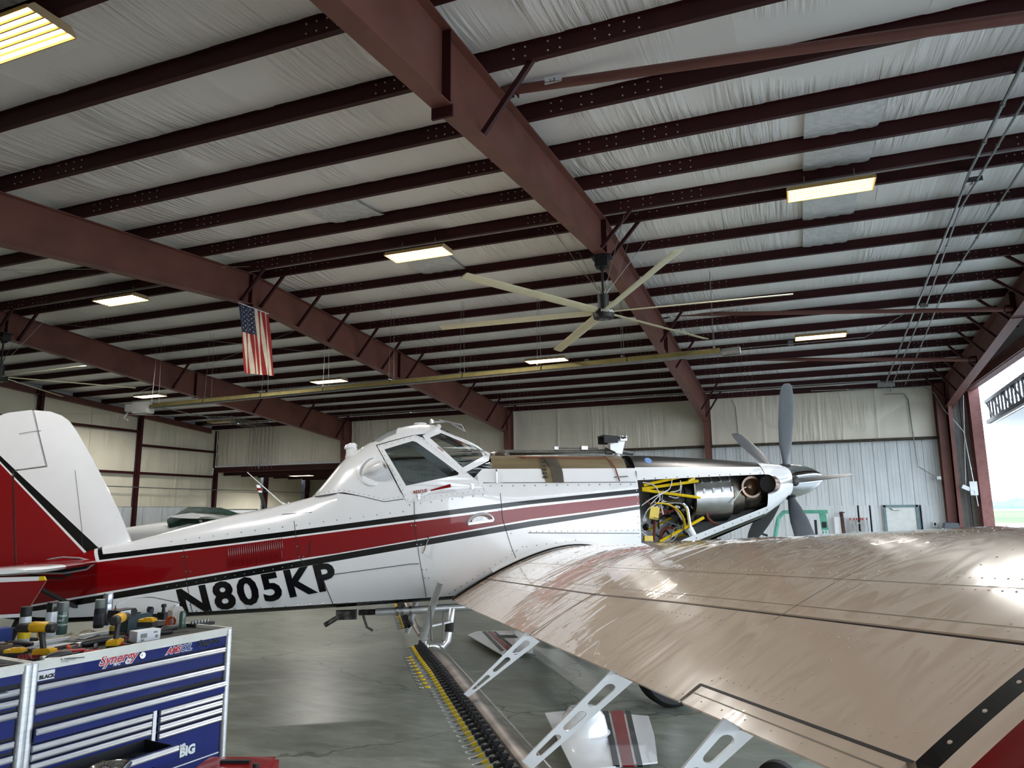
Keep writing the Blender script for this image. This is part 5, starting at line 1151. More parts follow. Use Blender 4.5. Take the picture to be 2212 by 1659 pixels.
for k, (mm, of) in enumerate(((m_white_in, .006), (m_pink, .0015))): text_mb('Synergy', lambda u, v: Vector((.43 + u, -.019 - .001 * k, 1.012 + v)), .085, of, .3).build('decal_lettering', mm, c1)
text_mb('MFG', lambda u, v: Vector((.53 + u, -.02, .992 + v)), .025, .0008, .3).build('decal_lettering', m_white_in, c1)
for txt, x0, mm in (('AMS', .93, m_pink), ('OIL', 1.045, m_dblue)):
    for k, (m2, of) in enumerate(((m_white_in, .006), (mm, .002))): text_mb(txt, lambda u, v: Vector((x0 + u, -.019 - .001 * k, 1.0 + v)), .06, of, .35).build('decal_lettering', m2, c1)
text_mb('Snap-on', lambda u, v: Vector((1.19 + u, -.021, 1.012 + v)), .062, .002, .3).build('decal_lettering', m_gun, c1); text_mb('Snap-on', lambda u, v: Vector((.17 + u, -.0255, 1.078 + v)), .03, .0, .3).build('decal_lettering', mat('grey_print', '9a9a98', .5), c1)
text_mb('MR.', lambda u, v: Vector((1.09 + u, -.028, .325 + v)), .035, .002).build('decal_lettering', m_chrome, c1); text_mb('BIG', lambda u, v: Vector((1.09 + u, -.028, .265 + v)), .085, .005).build('decal_lettering', m_chrome, c1)
c2 = cabinet(-1.0, -.004, 'second blue tool cabinet joined to the left, cut by the frame edge')
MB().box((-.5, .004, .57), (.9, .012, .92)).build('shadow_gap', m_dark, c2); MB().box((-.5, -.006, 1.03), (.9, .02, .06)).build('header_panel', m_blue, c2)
for (z0, z1) in ((.93, .985), (.86, .925), (.7, .855), (.62, .69), (.54, .61), (.44, .53), (.36, .43), (.28, .35), (.1, .27)): drawer(c2, -.95, -.06, z0, z1)
for g in list(c2.children):
    pass
text_mb('TECHNIC', lambda u, v: Vector((-.22 + u, -.048, .967 + v)), .02, .001).build('decal_lettering', m_gun, c2)
# ---- things on the cabinet. local helper gives a point on the worktop from a sight line
ZT = 1.086
Rc = Matrix.Rotation(CA, 4, 'Z')
def top_pt(px, py): return S(px, py, Z=ZT)
def place(name, label, cat, px, py, rz=0, grp=None, z=ZT): p = S(px, py, Z=z); return thing(name, label, cat, p, rz, grp)
def can(px, py, h, r, label, capm, bodym, band=None, caph=.055):
    t = place('spray_can', label, 'spray can', px, py, 0, 'aerosol cans on the tool cabinet'); t.scale = (1.18, 1.18, 1.12)
    MB().lathe([(0, 0), (r * .96, 0), (r, .006), (r, h - caph - .02), (r * .85, h - caph), (r * .8, h - caph)], n=20).build('body', bodym, t, smooth=True, auto=50)
    MB().lathe([(r * .95, h - caph - .006), (r * .97, h - .006), (r * .9, h), (0, h)], n=20).build('cap', capm, t, smooth=True, auto=50)
    if band: MB().lathe([(r + .0008, h * .12), (r + .0008, h * .5)], n=20).build('printed_band', band, t, smooth=True)
    return t
m_gcap = mat('grey_cap', '6d7672', .4); m_wcan = mat('white_can', 'ccd2d8', .3, coat=.4); m_green = mat('green_label', '3c5c50', .4, coat=.4); m_silv = mat('silver_can', 'aab0ba', .25, .8)
can(50, 1388, .225, .033, 'white and yellow spray can with black cap behind the drill', m_mblack, m_wcan, m_yellow)
can(107, 1375, .225, .033, 'white spray can with shiny black cap right of the drill', m_black, m_wcan)
t = can(132, 1370, .215, .033, 'green labelled spray can with grey cap', m_gcap, m_green)
for i, s_ in enumerate(('PRIMER', 'SELF', 'ETCHING')): text_mb(s_, lambda u, v: Vector((.034 * cos(-.9 + (u - .02) / .034), .034 * sin(-.9 + (u - .02) / .034), .12 - i * .03 + v)), .017, .0004).build('can_lettering', m_white_in, t)
can(212, 1356, .2, .033, 'dark spray can with grey cap and white print', m_gcap, m_mblack, mat('dark_label', '3a3a44', .4))
can(229, 1350, .23, .034, 'tall silver spray can behind the dark one', m_silv, m_silv, caph=.07)
def drill(px, py, rz, label, sc=1.0, col=m_yellow, back=False):
    t = place('cordless_drill', label, 'drill', px, py, rz); mb = MB()
    mb.tube([(-.02, 0, .18), (.0, 0, .185), (.1, 0, .185), (.115, 0, .18)], [.028, .036, .034, .026], 14); mb.build('motor_housing', mat('tool_yellow', 'd9a514', .4), t, smooth=True)
    MB().tube([(-.11, 0, .18), (-.1, 0, .18), (-.04, 0, .182), (-.02, 0, .182)], [.02, .028, .032, .03], 14).build('chuck', mat('tool_black', '242426', .5), t, smooth=True); MB().tube([(.1, 0, .182), (.14, 0, .18), (.15, 0, .18)], [.035, .034, .024], 14).build('rear_cap', MATS['tool_black'], t, smooth=True)
    MB().tube([(.06, 0, .16), (.065, 0, .12), (.08, 0, .05), (.085, 0, .04)], [.022, .018, .019, .024], 10).build('grip', MATS['tool_black'], t, smooth=True)
    MB().box((.09, 0, .03), (.12, .075, .03)).box((.09, 0, .048), (.09, .06, .01)).build('base', MATS['tool_yellow'], t); MB().box((.09, 0, .0), (.115, .07, .035)).build('battery', MATS['tool_black'], t)
    MB().bar((.035, 0, .15), (.04, 0, .12), .012, .012).build('trigger', MATS['tool_yellow'], t); MB().lathe([(.0, .0), (.004, 0), (.004, .03), (0, .03)], (-.11, 0, .18), (-1, 0, 0), 6).build('bit', m_steel, t); return t
drill(66, 1418, radians(20), 'yellow and black cordless drill standing at the left of the cabinet top')
t = drill(258, 1392, radians(-60), 'yellow and black cordless impact wrench standing in the middle of the cabinet top')
t = place('polishing_wheel', 'small round polishing tool with dark red rim', 'tool', 246, 1352); MB().lathe([(0, .0), (.035, .002), (.05, .01), (.055, .02), (.05, .03), (.03, .032), (0, .04)], (0, 0, .085), (.8, -.6, .1), 20).build('rim', mat('maroon', '7a2433', .5), t, smooth=True); MB().lathe([(.032, .034), (.02, .042), (0, .044)], (0, 0, .085), (.8, -.6, .1), 16).build('face', m_chrome, t, smooth=True); MB().box((0, 0, .03), (.03, .03, .06)).build('stand', m_mblack, t)
t = place('filter_can', 'small yellow tin beside the impact wrench', 'tin', 246, 1378); MB().lathe([(0, 0), (.035, 0), (.035, .085), (.03, .09), (0, .09)], n=18).build('body', mat('dirty_yellow', 'a08c20', .45, var=.3), t, smooth=True, auto=50); MB().lathe([(.036, .03), (.036, .055)], n=18).build('label_band', m_mblack, t)
def battery(px, py, rz, label, z=ZT):
    t = place('battery_pack', label, 'battery', px, py, rz, z=z); MB().box((0, 0, .018), (.12, .08, .036)).build('case', MATS['tool_black'], t); MB().box((0, 0, .045), (.11, .07, .02)).box((.01, 0, .058), (.06, .05, .012)).build('top', MATS['tool_yellow'], t); return t
battery(32, 1421, radians(30), 'yellow battery pack lying left of the drill'); battery(318, 1353, radians(20), 'yellow battery pack on top of the white carton', z=ZT + .075)
t = place('carton', 'white printed carton with a battery pack on it', 'box', 321, 1384, CA - .05); MB().box((0, .05, .037), (.18, .1, .074)).build('box', m_white_in, t); MB().box((-.04, -.0005, .04), (.05, .001, .03)).box((.05, -.0005, .055), (.03, .001, .012)).box((.06, -.0005, .025), (.02, .001, .02)).build('print', mat('grey_print2', '8d8d8d', .6), t)
t = place('parts_box', 'black parts box with a white label on the green case', 'box', 275, 1332, CA + .2, z=ZT + .13); MB().plate([(-.09, 0), (.09, 0), (.1, .03), (.08, .055), (-.09, .055)], lambda u, v, w_: Vector((u, w_, v)), .1).build('box', m_mblack, t); MB().box((-.02, -.001, .03), (.1, .002, .035)).build('label_sticker', m_white_in, t)
t = place('tool_case', 'dark green metal case in the middle of the cabinet top', 'tool case', 300, 1362, CA + .1); MB().box((0, .06, .055), (.22, .13, .11)).box((0, .06, .115), (.2, .1, .02)).build('case', mat('dark_teal', '2c4146', .45, .2), t); MB().bar((-.03, .05, .13), (.04, .05, .13), .02, .012).build('handle', m_mblack, t)
t = place('lotion_tube', 'dark squeeze tube standing on its pale cap', 'tube', 323, 1340); MB().lathe([(.018, 0), (.02, .02), (.028, .08), (.03, .1)], n=14).box((0, 0, .105), (.06, .008, .02)).build('tube', MATS['dark_label'], t, smooth=True, auto=50)
t = place('plastic_jug', 'translucent white plastic jug at the right of the cabinet top', 'jug', 378, 1352, CA); MB().plate([(-.05, 0), (.05, 0), (.055, .01), (.055, .12), (.035, .15), (.02, .155), (-.03, .155), (-.055, .13)], lambda u, v, w_: Vector((u, w_ - .03, v)), .06).build('jug', mat('jug_plastic', 'c6c2ba', .3, alpha=.85), t); MB().lathe([(.02, 0), (.022, .02), (0, .022)], (0, 0, .153), n=12).build('lid', m_white_in, t, smooth=True, auto=40)
t = place('funnel', 'orange plastic funnel lying before the jug', 'funnel', 366, 1354); MB().lathe([(.04, .0), (.042, .004), (.012, .055), (.006, .09), (.004, .09), (.01, .055), (.036, .002)], (.03, -.02, .045), (-.75, .55, -.1), 20).build('cone', m_orange, t, smooth=True)
t = place('oil_bottle', 'dark round bottle right of the jug', 'bottle', 393, 1356); MB().lathe([(0, 0), (.024, 0), (.025, .11), (.018, .125), (.02, .13), (0, .13)], n=16).build('bottle', MATS['green_label'], t, smooth=True, auto=50)
t = place('socket_tray', 'dark socket tray at the right end of the cabinet top', 'tray', 442, 1352, CA); MB().box((0, .05, .012), (.2, .1, .024)).build('tray', m_gun, t)
for i in range(6): MB().lathe([(0, 0), (.011, 0), (.011, .022), (.006, .022)], (-.08 + i * .03, .05, .024), n=8).build('socket', m_steel, t)
t = place('socket_tray', 'grey metal tray with screws in front of the cans', 'tray', 130, 1400, CA + .15); MB().box((0, .06, .004), (.34, .17, .006)).bar((-.17, -.025, .012), (.17, -.025, .012), .006, .02).bar((-.17, .145, .012), (.17, .145, .012), .006, .02).bar((-.17, -.025, .012), (-.17, .145, .012), .006, .02).bar((.17, -.025, .012), (.17, .145, .012), .006, .02).build('tray', m_steel, t)
t = place('hose_loop', 'thin grey cable arching over the cabinet top', 'cable', 245, 1350); o = t.location; q = [S(245, 1340, Z=1.1), S(250, 1308, X=-4.7), S(285, 1290, X=-4.7), S(330, 1290, X=-4.7), S(388, 1302, X=-4.7)]; MB().tube([p - Vector(o) for p in q], .005, 6).build('cable', m_conduit, t, smooth=True)
random.seed(8)
m_redh = mat('red_handle', 'a32222', .4); m_rag = mat('rag', '8f877a', .9, var=.3, vs=20)
def pliers(px, py, rz, label, m=m_redh):
    t = place('pliers', label, 'pliers', px, py, rz); MB().tube([(0, .0, .012), (.05, .018, .012), (.13, .022, .012)], [.006, .009, .008], 7).tube([(0, .0, .012), (.05, -.018, .012), (.13, -.022, .012)], [.006, .009, .008], 7).build('handle', m, t, smooth=True); MB().plate([(0, -.014), (.0, .014), (-.06, .006), (-.06, -.006)], lambda u, v, w_: Vector((u, v, .007 + w_)), .01).build('jaw', m_steel, t)
pliers(215, 1385, .4, 'red handled pliers under the ratchet'); pliers(240, 1378, 2.2, 'red handled pliers behind the ratchet'); pliers(135, 1412, .9, 'red handled pliers left of the ratchet, nearest the edge'); pliers(300, 1385, 2.9, 'red handled pliers beside the white carton'); pliers(170, 1398, 1.4, 'green handled cutters in the grey tray', mat('green_handle', '2c6a3c', .5))
def ratchet(px, py, rz, label, l=.3, m=None):
    t = place('air_ratchet', label, 'ratchet', px, py, rz); m = m or MATS['tool_black']; MB().tube([(-l / 2, 0, .025), (-l / 2 + .02, 0, .025), (0, 0, .027), (l * .4, 0, .026), (l / 2, 0, .025)], [.012, .024, .026, .02, .014], 12).build('body', m, t, smooth=True); MB().lathe([(0, -.012), (.02, -.01), (.02, .012), (0, .014)], (-l / 2 - .015, 0, .025), n=14).build('head', m_steel, t, smooth=True)
ratchet(222, 1392, CA - .1, 'long black air ratchet lying along the front edge'); ratchet(40, 1400, .3, 'black torch lying behind the drill', .2); ratchet(125, 1425, CA, 'short dark ratchet near the cabinet seam', .16); ratchet(365, 1365, CA + .1, 'black flashlight lying right of the white carton', .16)
def screwdriver(px, py, rz, label, m): t = place('screwdriver', label, 'screwdriver', px, py, rz); MB().tube([(0, 0, .014), (.02, 0, .014), (.09, 0, .014), (.1, 0, .012)], [.009, .014, .013, .006], 8).build('handle', m, t, smooth=True); MB().cyl((.1, 0, .012), (.22, 0, .008), .0035, 6).build('shaft', m_steel, t)
screwdriver(180, 1415, 1.2, 'red screwdriver in front of the ratchet', m_redh); screwdriver(150, 1405, 2.6, 'orange screwdriver beside the grey tray', m_orange); screwdriver(95, 1432, 1.0, 'steel pick lying near the cabinet seam', m_steel); screwdriver(55, 1385, .3, 'black screwdriver behind the drill', MATS['tool_black']); screwdriver(275, 1375, 1.9, 'dark red screwdriver by the impact wrench', m_brownhose)
t = place('masking_tape', 'stack of worn tape rolls at the far left', 'tape', 6, 1412); MB().lathe([(.03, 0), (.055, 0), (.055, .03), (.03, .03)], n=20).lathe([(.03, .032), (.053, .032), (.053, .06), (.03, .06)], n=20).build('rolls', mat('tape', '6b5a4a', .7, var=.2), t)
t = place('blue_box', 'low blue box at the far left edge', 'box', 10, 1385, CA); MB().box((0, .05, .045), (.1, .1, .09)).build('box', m_dblue, t)
t = place('wire_brush', 'red bristled brush at the cabinet seam', 'brush', 60, 1430, .5); MB().box((0, 0, .01), (.12, .03, .018)).build('back', m_mblack, t); bb = MB()
for i in range(40): x, y = random.uniform(-.055, .055), random.uniform(-.012, .012); bb.cyl((x, y, .018), (x + random.uniform(-.01, .01), y + random.uniform(-.01, .01), .045), .0015, 4)
bb.build('bristles', m_redh, t)
for i, (px, py, lb) in enumerate(((155, 1380, 'crumpled grey rag between the cans'), (345, 1352, 'dark crumpled glove behind the funnel'), (190, 1372, 'pale crumpled paper beside the dark can'))):
    t = place('rag', lb, 'rag', px, py); mb = MB(); n = 12
    for a in range(n):
        for b in range(n): x, y = (a / (n - 1) - .5) * .14, (b / (n - 1) - .5) * .11; mb.v.append((x + random.uniform(-.006, .006), y, .012 + max(0, .03 - (x * x + y * y) * 6) * random.uniform(.5, 1.2)))
    for a in range(n - 1):
        for b in range(n - 1): q = a * n + b; mb.f.append((q, q + n, q + n + 1, q + 1)); mb.m.append(0)
    mb.build('cloth', (m_rag, m_mblack, m_rag)[i], t, smooth=True)
for (px, py, rz, lb, m_) in ((20, 1402, .2, 'black handled screwdriver left of the grey tray', m_mblack), (205, 1402, 2.4, 'thin steel punch in front of the ratchet', m_steel), (235, 1398, .9, 'red screwdriver under the impact wrench grip', m_redh), (285, 1394, 2.7, 'dark chisel at the front edge beside the impact wrench', m_gun), (110, 1418, 2.0, 'red screwdriver between the drill and the cabinet seam', m_redh), (345, 1372, 1.2, 'black screwdriver right of the white carton', m_mblack)): screwdriver(px, py, rz, lb, m_)
def wrench(px, py, rz, lb):
    t = place('wrench', lb, 'wrench', px, py, rz); MB().bar((-.08, 0, .006), (.08, 0, .006), .014, .006).lathe([(.01, 0), (.018, 0), (.018, .01), (.01, .01)], (-.09, 0, .001), n=12).lathe([(.009, 0), (.016, 0), (.016, .01), (.009, .01)], (.09, 0, .001), n=12).build('wrench_body', m_steel, t)
for a in ((70, 1432, 1.3, 'steel wrench at the cabinet seam'), (160, 1412, 1.6, 'steel wrench before the grey tray'), (30, 1438, .6, 'steel wrench on the second cabinet near the seam'), (8, 1428, 1.1, 'steel wrench at the far left on the second cabinet'), (265, 1385, .4, 'small steel wrench behind the impact wrench base'), (195, 1378, 1.9, 'small steel wrench beside the grey tray')): wrench(*a)
t = place('tin', 'small dark tin left of the white carton', 'tin', 284, 1378); MB().lathe([(0, 0), (.022, 0), (.022, .055), (0, .055)], n=14).build('body', m_gun, t, smooth=True, auto=50); MB().lathe([(.0225, .01), (.0225, .04)], n=14).build('label_band', m_dblue, t)
t = place('pump_head', 'dark air fitting standing behind the jug', 'fitting', 352, 1338); MB().box((0, 0, .03), (.08, .06, .06)).lathe([(.015, .06), (.012, .1), (.022, .105), (.02, .13), (0, .135)], n=12).build('body', m_gun, t, smooth=True, auto=40)
# contents of the open drawer (real objects standing in it)
def dpos(u, o_, z): return CO + Rc.to_3x3() @ Vector((u, -o_, z))
for i, (u, o_, lb, m_, r_) in enumerate(((.35, .2, 'grinder with wire wheel in the open drawer', m_gun, .03), (.47, .22, 'round brass gauge in the open drawer', mat('brass_face', '8c8a4a', .4, .4), .035), (.41, .28, 'small blue valve in the open drawer', m_dblue, .018))):
    t = thing('drawer_tool', lb, 'tool', dpos(u, o_ - .02, .378), CA); MB().lathe([(0, 0), (r_, .002), (r_, .02), (r_ * .6, .022), (0, .024)], (0, -.05, r_), (.2, -1, .3), 18).tube([(0, -.04, r_), (0, .12, r_ * .8)], r_ * .6, 10).build('body', m_, t, smooth=True, auto=40)
for i, (u, lb) in enumerate(((.6, 'grey tool blade lying flat in the open drawer, left one'), (.72, 'grey tool blade lying flat in the open drawer, right one'))):
    t = thing('flat_scraper', lb, 'tool', dpos(u, .16, .378), CA + .2 * i); MB().box((0, 0, .012), (.1, .26, .02)).build('blade', m_gun, t)
# steel bowl and red case at the bottom edge
p = S(238, 1668, Z=.62); t = thing('steel_bowl', 'round polished steel tray at the bottom edge before the cabinet', 'bowl', p); MB().lathe([(0, 0), (.07, .002), (.1, .03), (.105, .032), (.1, .024), (.07, -.004), (0, -.006)], n=32).build('bowl', m_chrome, t, smooth=True); MB().cyl((0, 0, -.62), (0, 0, -.004), .012, 8).lathe([(0, 0), (.14, 0), (.13, .03), (.02, .04)], (0, 0, -.62), n=20).build('stand', m_steel, t)
t = thing('red_case', 'red metal case on the floor right of the cabinet, cut by the bottom edge', 'case', S(540, 1690, Z=.0), radians(20)); 
p = S(535, 1638, Z=.32); t.location = (p.x, p.y - .12, 0); MB().box((0, 0, .15), (.5, .3, .3)).box((0, 0, .31), (.46, .26, .03)).build('case', m_red, t); MB().bar((-.1, 0, .335), (.1, 0, .335), .03, .02).build('handle', m_mblack, t); MB().lathe([(.02, 0), (.02, .03), (0, .03)], (.17, -.08, .32), n=12).build('cap', m_mblack, t)
# ---------------------------------------------------------------- cowl panels lying on the floor
pA = [S(1010, 1378, Z=0), S(1052, 1370, Z=0), S(1140, 1371, Z=0), S(1160, 1422, Z=0), S(1090, 1424, Z=0)]
pn = thing('cowl_panel', 'white cowl panel with red stripe and square cutout on the floor beside the spray boom', 'panel', pA[0]); o = Vector(pA[0])
poly = [(1010, 1380), (1030, 1372), (1138, 1370), (1160, 1423), (1128, 1418), (1085, 1425)]; hole = [(1070, 1378), (1110, 1378), (1121, 1387), (1078, 1388)]
def FP(px, py, z=0): return S(px, py, Z=z) - o
def panel(poly, cuts, name, parent, zf=lambda p: .03, mats=m_livery, holes=()):
    mb = MB(); pts = [FP(*p) for p in poly]; hs = [[FP(*p) for p in h] for h in holes]
    mb.plate([(p.x, p.y) for p in pts], lambda u, v, w_: Vector((u, v, zf((u, v)) + w_)), .012, [[(p.x, p.y) for p in h] for h in hs]); return mb.build(name, mats, parent)
panel(poly, (), 'skin', pn, lambda p: .05, holes=(hole,))
for nm, q, m_ in (('red_stripe', [(1053, 1373), (1063, 1373), (1108, 1416), (1096, 1415)], m_red), ('black_stripe', [(1042, 1373), (1050, 1373), (1090, 1416), (1084, 1418)], m_black), ('black_stripe', [(1066, 1373), (1070, 1373), (1116, 1412), (1111, 1415)], m_black)): panel(q, (), nm, pn, lambda p: .056, mats=m_)
pB = thing('cowl_panel', 'white cowl panel with domed bulge and red stripe standing under the wing', 'panel', S(1177, 1659, Z=0)); o = Vector(pB.location)
def rise(z0): return lambda p: z0
polyB = [(1177, 1567), (1215, 1563), (1303, 1566), (1402, 1574), (1415, 1620), (1422, 1680), (1240, 1700)]
panel(polyB, (), 'skin', pB, rise(.10))
for nm, q, m_ in (('red_stripe', [(1320, 1564), (1347, 1563), (1372, 1690), (1346, 1690)], m_red), ('black_stripe', [(1303, 1564), (1315, 1564), (1340, 1690), (1326, 1690)], m_black), ('black_stripe', [(1352, 1564), (1363, 1565), (1390, 1690), (1378, 1690)], m_black)): panel(q, (), nm, pB, rise(.106), mats=m_)
cd = FP(1262, 1585, .1); MB().lathe([(.21, 0), (.205, .04), (.18, .14), (.13, .2), (0, .22)], (cd.x, cd.y, .11), n=28).build('dome', m_white, pB, smooth=True); MB().lathe([(.24, 0), (.21, .012), (.2, .0)], (cd.x, cd.y, .112), n=28).build('dome_flange', m_white, pB, smooth=True)
MB().bar((FP(1200, 1600)).xy.to_3d() + Vector((0, 0, .05)), FP(1400, 1600).xy.to_3d() + Vector((0, 0, .05)), .06, .1).build('support_block', mat('wood_block', '7a6048', .7), pB)
pt = S(1680, 1640, Z=.28); t = thing('cart_tyre', 'small black tyre at the bottom edge right of the panel', 'tyre', (pt.x, pt.y - .1, 0)); MB().lathe([(.08, -.05), (.12, -.06), (.15, -.03), (.15, .03), (.12, .06), (.08, .05)], (0, 0, .15), (.3, 1, 0), 24).build('tyre', m_rubber, t, smooth=True); MB().lathe([(0, -.03), (.08, -.05), (.08, .05), (0, .03)], (0, 0, .15), (.3, 1, 0), 18).build('hub', m_steel, t)
# ---------------------------------------------------------------- background: high-wing airplane, forklift, wall things
cz = thing('high_wing_airplane', 'white high wing airplane under a green cover in the far left corner', 'airplane', (-19.9, 20.6, 0), radians(35))
def WP(px, py, Y): return cz.matrix_world.inverted() @ S(px, py, Y=Y)
bpy.context.view_layer.update()
MB().tube([(x, 0, 1.2 + .0 * x) for x in (-4, -3, -1.5, -.5, .6, 1.6, 2.0)], [.1, .25, .45, .55, .55, .42, .3], 14, flat=1.15).build('fuselage', m_white, cz, smooth=True)
wg_ = MB()
for j, (y, c_) in enumerate(((-5.2, .9), (-5.0, 1.1), (-2.5, 1.4), (0, 1.45), (2.5, 1.4), (5.0, 1.1), (5.2, .9))):
    for (u, v) in ((.5, 0), (.42, .07), (.2, .1), (-.2, .06), (-.5, 0), (-.2, -.03), (.2, -.05), (.42, -.05)): wg_.v.append((.2 + u * c_, y, 1.83 + v * 1.1 + abs(y) * .015))
for j in range(6):
    for k in range(8): wg_.f.append((j * 8 + k, j * 8 + (k + 1) % 8, (j + 1) * 8 + (k + 1) % 8, (j + 1) * 8 + k)); wg_.m.append(0)
wg_.f += [tuple(range(8)), tuple(range(48, 56))]; wg_.m += [0, 0]; wg_.build('wing', m_white, cz, smooth=True, auto=40)
MB().bar((.2, -2.6, 1.78), (.3, -.5, .9), .08, .03).bar((.2, 2.6, 1.78), (.3, .5, .9), .08, .03).build('wing_strut', m_white, cz)
MB().tube([(1.3, 0, 1.5), (1.0, 0, 1.72), (.4, 0, 1.86), (-.6, 0, 1.9), (-1.2, 0, 1.6)], [.35, .5, .62, .62, .45], 12, flat=.55).build('cabin_cover', mat('green_cover', '24443c', .7, var=.3, vs=5), cz, smooth=True)
MB().add([(-4, 0, 1.2), (-3.2, 0, 1.3), (-3.9, 0, 2.3), (-4.4, 0, 2.3), (-4, .04, 1.2), (-3.2, .04, 1.3), (-3.9, .04, 2.3), (-4.4, .04, 2.3)], [(0, 1, 2, 3), (7, 6, 5, 4), (0, 4, 5, 1), (1, 5, 6, 2), (2, 6, 7, 3)]).build('tail_fin', m_white, cz)
for y in (-1.1, 1.1): MB().bar((.0, y * .4, .8), (0, y, .25), .06, .05).lathe([(.05, -.07), (.2, -.08), (.22, 0), (.2, .08), (.05, .07)], (0, y, .22), (0, 1, 0), 18).build('landing_wheel', m_rubber, cz)
MB().bar((2.0, 0, .9), (2.0, 0, .25), .05, .05).lathe([(.05, -.07), (.18, -.08), (.2, 0), (.18, .08), (.05, .07)], (2.0, 0, .2), (0, 1, 0), 18).build('nose_wheel', m_rubber, cz)
pb_ = thing('propeller_airplane_blade', 'black propeller blade with red and white tip standing in the far left corner', 'propeller', S(575, 1103, Y=19)); o = Vector(pb_.location); tp = S(557, 1048, Y=19) - o
mb = MB()
for f, m_ in ((0, 0), (.7, 1), (.78, 2), (.88, 1)):
    f2 = {0: .7, .7: .78, .78: .88, .88: 1}[f]; mb.bar(tp * f, tp * f2, .16, .02, m=m_)
mb.build('blade', [m_mblack, m_white_in, m_red], pb_); MB().cyl((0, 0, -.9), (0, 0, 0), .06, 10).lathe([(.3, -o.z), (.28, -o.z + .04), (.05, -o.z + .08), (.05, -.8)], n=16).build('stand', m_mblack, pb_)
# forklift
fk = thing('forklift', 'teal forklift mast and guard behind the propeller, marked 23', 'forklift', (.1, 20, 0), 0); m_teal = mat('teal_paint', '5fae97', .45, var=.15, vs=6)
gd = MB(); gd.bar((-.5, 0, 1.9), (.55, 0, 1.9), .07, .09); gd.bar((.42, 0, 1.9), (.5, 0, 1.1), .1, .16); gd.tube([(-.5, 0, 1.88), (-.62, 0, 1.75), (-.75, 0, 1.2)], .05, 8).bar((-.5, 1.0, 1.9), (.55, 1.0, 1.9), .06, .06).bar((-.5, 0, 1.9), (-.5, 1, 1.9), .06, .06).bar((.5, 0, 1.9), (.5, 1, 1.9), .06, .06); gd.build('overhead_guard', m_teal, fk)
MB().box((-.05, .5, .7), (1.3, 1.3, .8)).build('body', m_teal, fk); MB().box((.45, -.09, 1.58), (.1, .02, .14)).build('label_plate', m_mblack, fk); text_mb('23', lambda u, v: Vector((.4 + u, -.11, 1.35 + v)), .14, .006).build('fork_number', m_white_in, fk)
MB().tube([(-.3, 0, 1.15), (-.1, -.1, 1.3), (.1, 0, 1.15)], .02, 6).tube([(.55, 0, 1.3), (.8, 0, 1.3), (.9, 0, 1.2)], .04, 8).box((0, .2, 1.2), (.5, .3, .2)).build('seat', m_mblack, fk)
for x in (-.6, .5):
    for y in (.0, 1.0): MB().lathe([(.08, -.1), (.28, -.11), (.3, 0), (.28, .11), (.08, .1)], (x, y, .3), (1, 0, 0) if False else (0, 1, 0), 18).build('tyre', m_rubber, fk)
MB().bar((-.2, -.1, .2), (-.2, -.1, 1.7), .08, .06).bar((.25, -.1, .2), (.25, -.1, 1.7), .08, .06).build('mast', m_mblack, fk)
eh = thing('engine_hoist', 'grey machine on the floor behind the airplane nose', 'machine', (-1.6, 17.5, 0)); MB().box((0, 0, .6), (1.2, .8, .9)).box((-.2, 0, 1.15), (.7, .6, .3)).tube([(.4, -.2, 1.2), (.6, -.2, 1.5), (.9, -.2, 1.4)], .03, 6).build('body', mat('dark_machine', '2f3538', .5, .3, var=.3), eh); MB().box((.1, -.42, 1.0), (.3, .02, .3)).build('panel_plate', m_steel, eh)
rb = thing('rusty_beam', 'rusty steel channel leaning on the back wall left of the ladders', 'beam', (1.36, D - .25, 0)); MB().bar((0, -.1, 0), (-.08, .1, 1.86), .09, .07).bar((-.12, -.02, 1.8), (.0, .06, 1.84), .12, .02).build('channel', mat('rust', '5a3426', .8, var=.4, vs=12), rb)
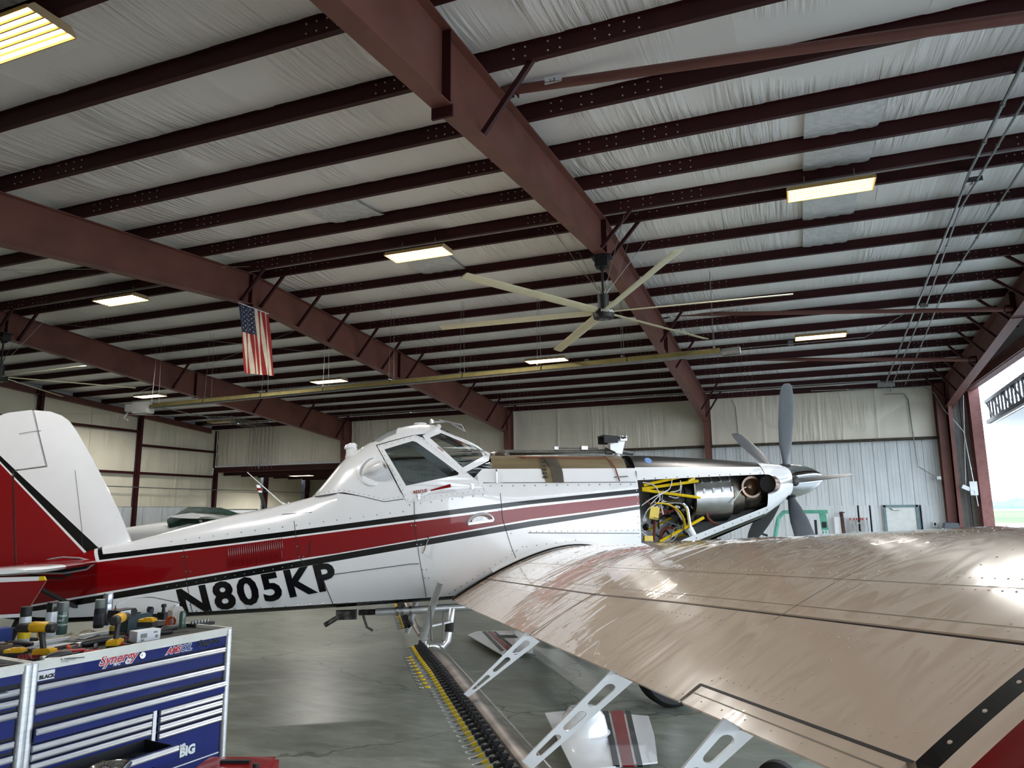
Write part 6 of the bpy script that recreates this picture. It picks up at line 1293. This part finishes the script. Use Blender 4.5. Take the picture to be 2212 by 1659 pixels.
wp_ = thing('white_board', 'narrow white board leaning beside the rusty channel', 'board', (1.15, D - .2, 0)); MB().box((0, 0, .85), (.2, .03, 1.7), rot=(-.05, 0, 0)).build('board', m_white_in, wp_)
for i, x in enumerate((1.6, 1.8, 1.98)):
    ld = thing('folding_ladder', ('left', 'middle', 'right')[i] + ' of three aluminium ladders with red tips against the back wall', 'ladder', (x, D - .2, .12)); l = MB()
    for sx_ in (-.06, .06): l.bar((sx_, -.12, 0), (sx_, .08, 1.46), .025, .05)
    for k in range(5): l.bar((-.06, -.1 + k * .04, .25 + k * .28), (.06, -.1 + k * .04, .25 + k * .28), .03, .03)
    l.build('frame', m_steel, ld); MB().box((-.06, .085, 1.5), (.04, .06, .08)).box((.06, .085, 1.5), (.04, .06, .08)).build('end_cap', m_redh, ld)
gn = thing('portable_cooler', 'dark grey evaporative cooler before the right corner column', 'cooler', (4.3, D - .9, 0)); MB().box((0, 0, .7), (.58, .5, 1.3)).lathe([(.3, 0), (.25, .16), (0, .2)], (0, 0, 1.34), n=4).build('housing', mat('cooler_grey', '4a5056', .5), gn); MB().box((0, -.26, 1.15), (.46, .02, .3)).build('louvre', m_mblack, gn); MB().tube([(-.22, -.27, 1.3), (.22, -.27, 1.3)], .015, 6).build('trim_bar', m_white_in, gn)
ds = thing('door_winch', 'white electric box with a pulley on the outer right column', 'box', S(2103, 1055, Y=D - .8)); MB().box((0, 0, 0), (.2, .12, .42)).box((-.2, 0, .02), (.22, .08, .12), rot=(0, .5, 0)).lathe([(.07, -.03), (.07, .03), (0, .03)], (-.05, -.05, -.12), (0, 1, 0), 14).build('box', m_white_in, ds); MB().tube([(-.2, 0, .05), (.02, 0, 2.9)], .008, 5).build('rope', m_wire, ds)
ob = thing('wall_outlet', 'pale electric outlet box on the back wall right of the door', 'outlet', (4.0, D - .05, 1.45)); MB().box((0, 0, 0), (.12, .06, .16)).build('box', m_white_in, ob); MB().box((0, -.035, 0), (.06, .01, .09)).build('socket_face', m_mblack, ob)
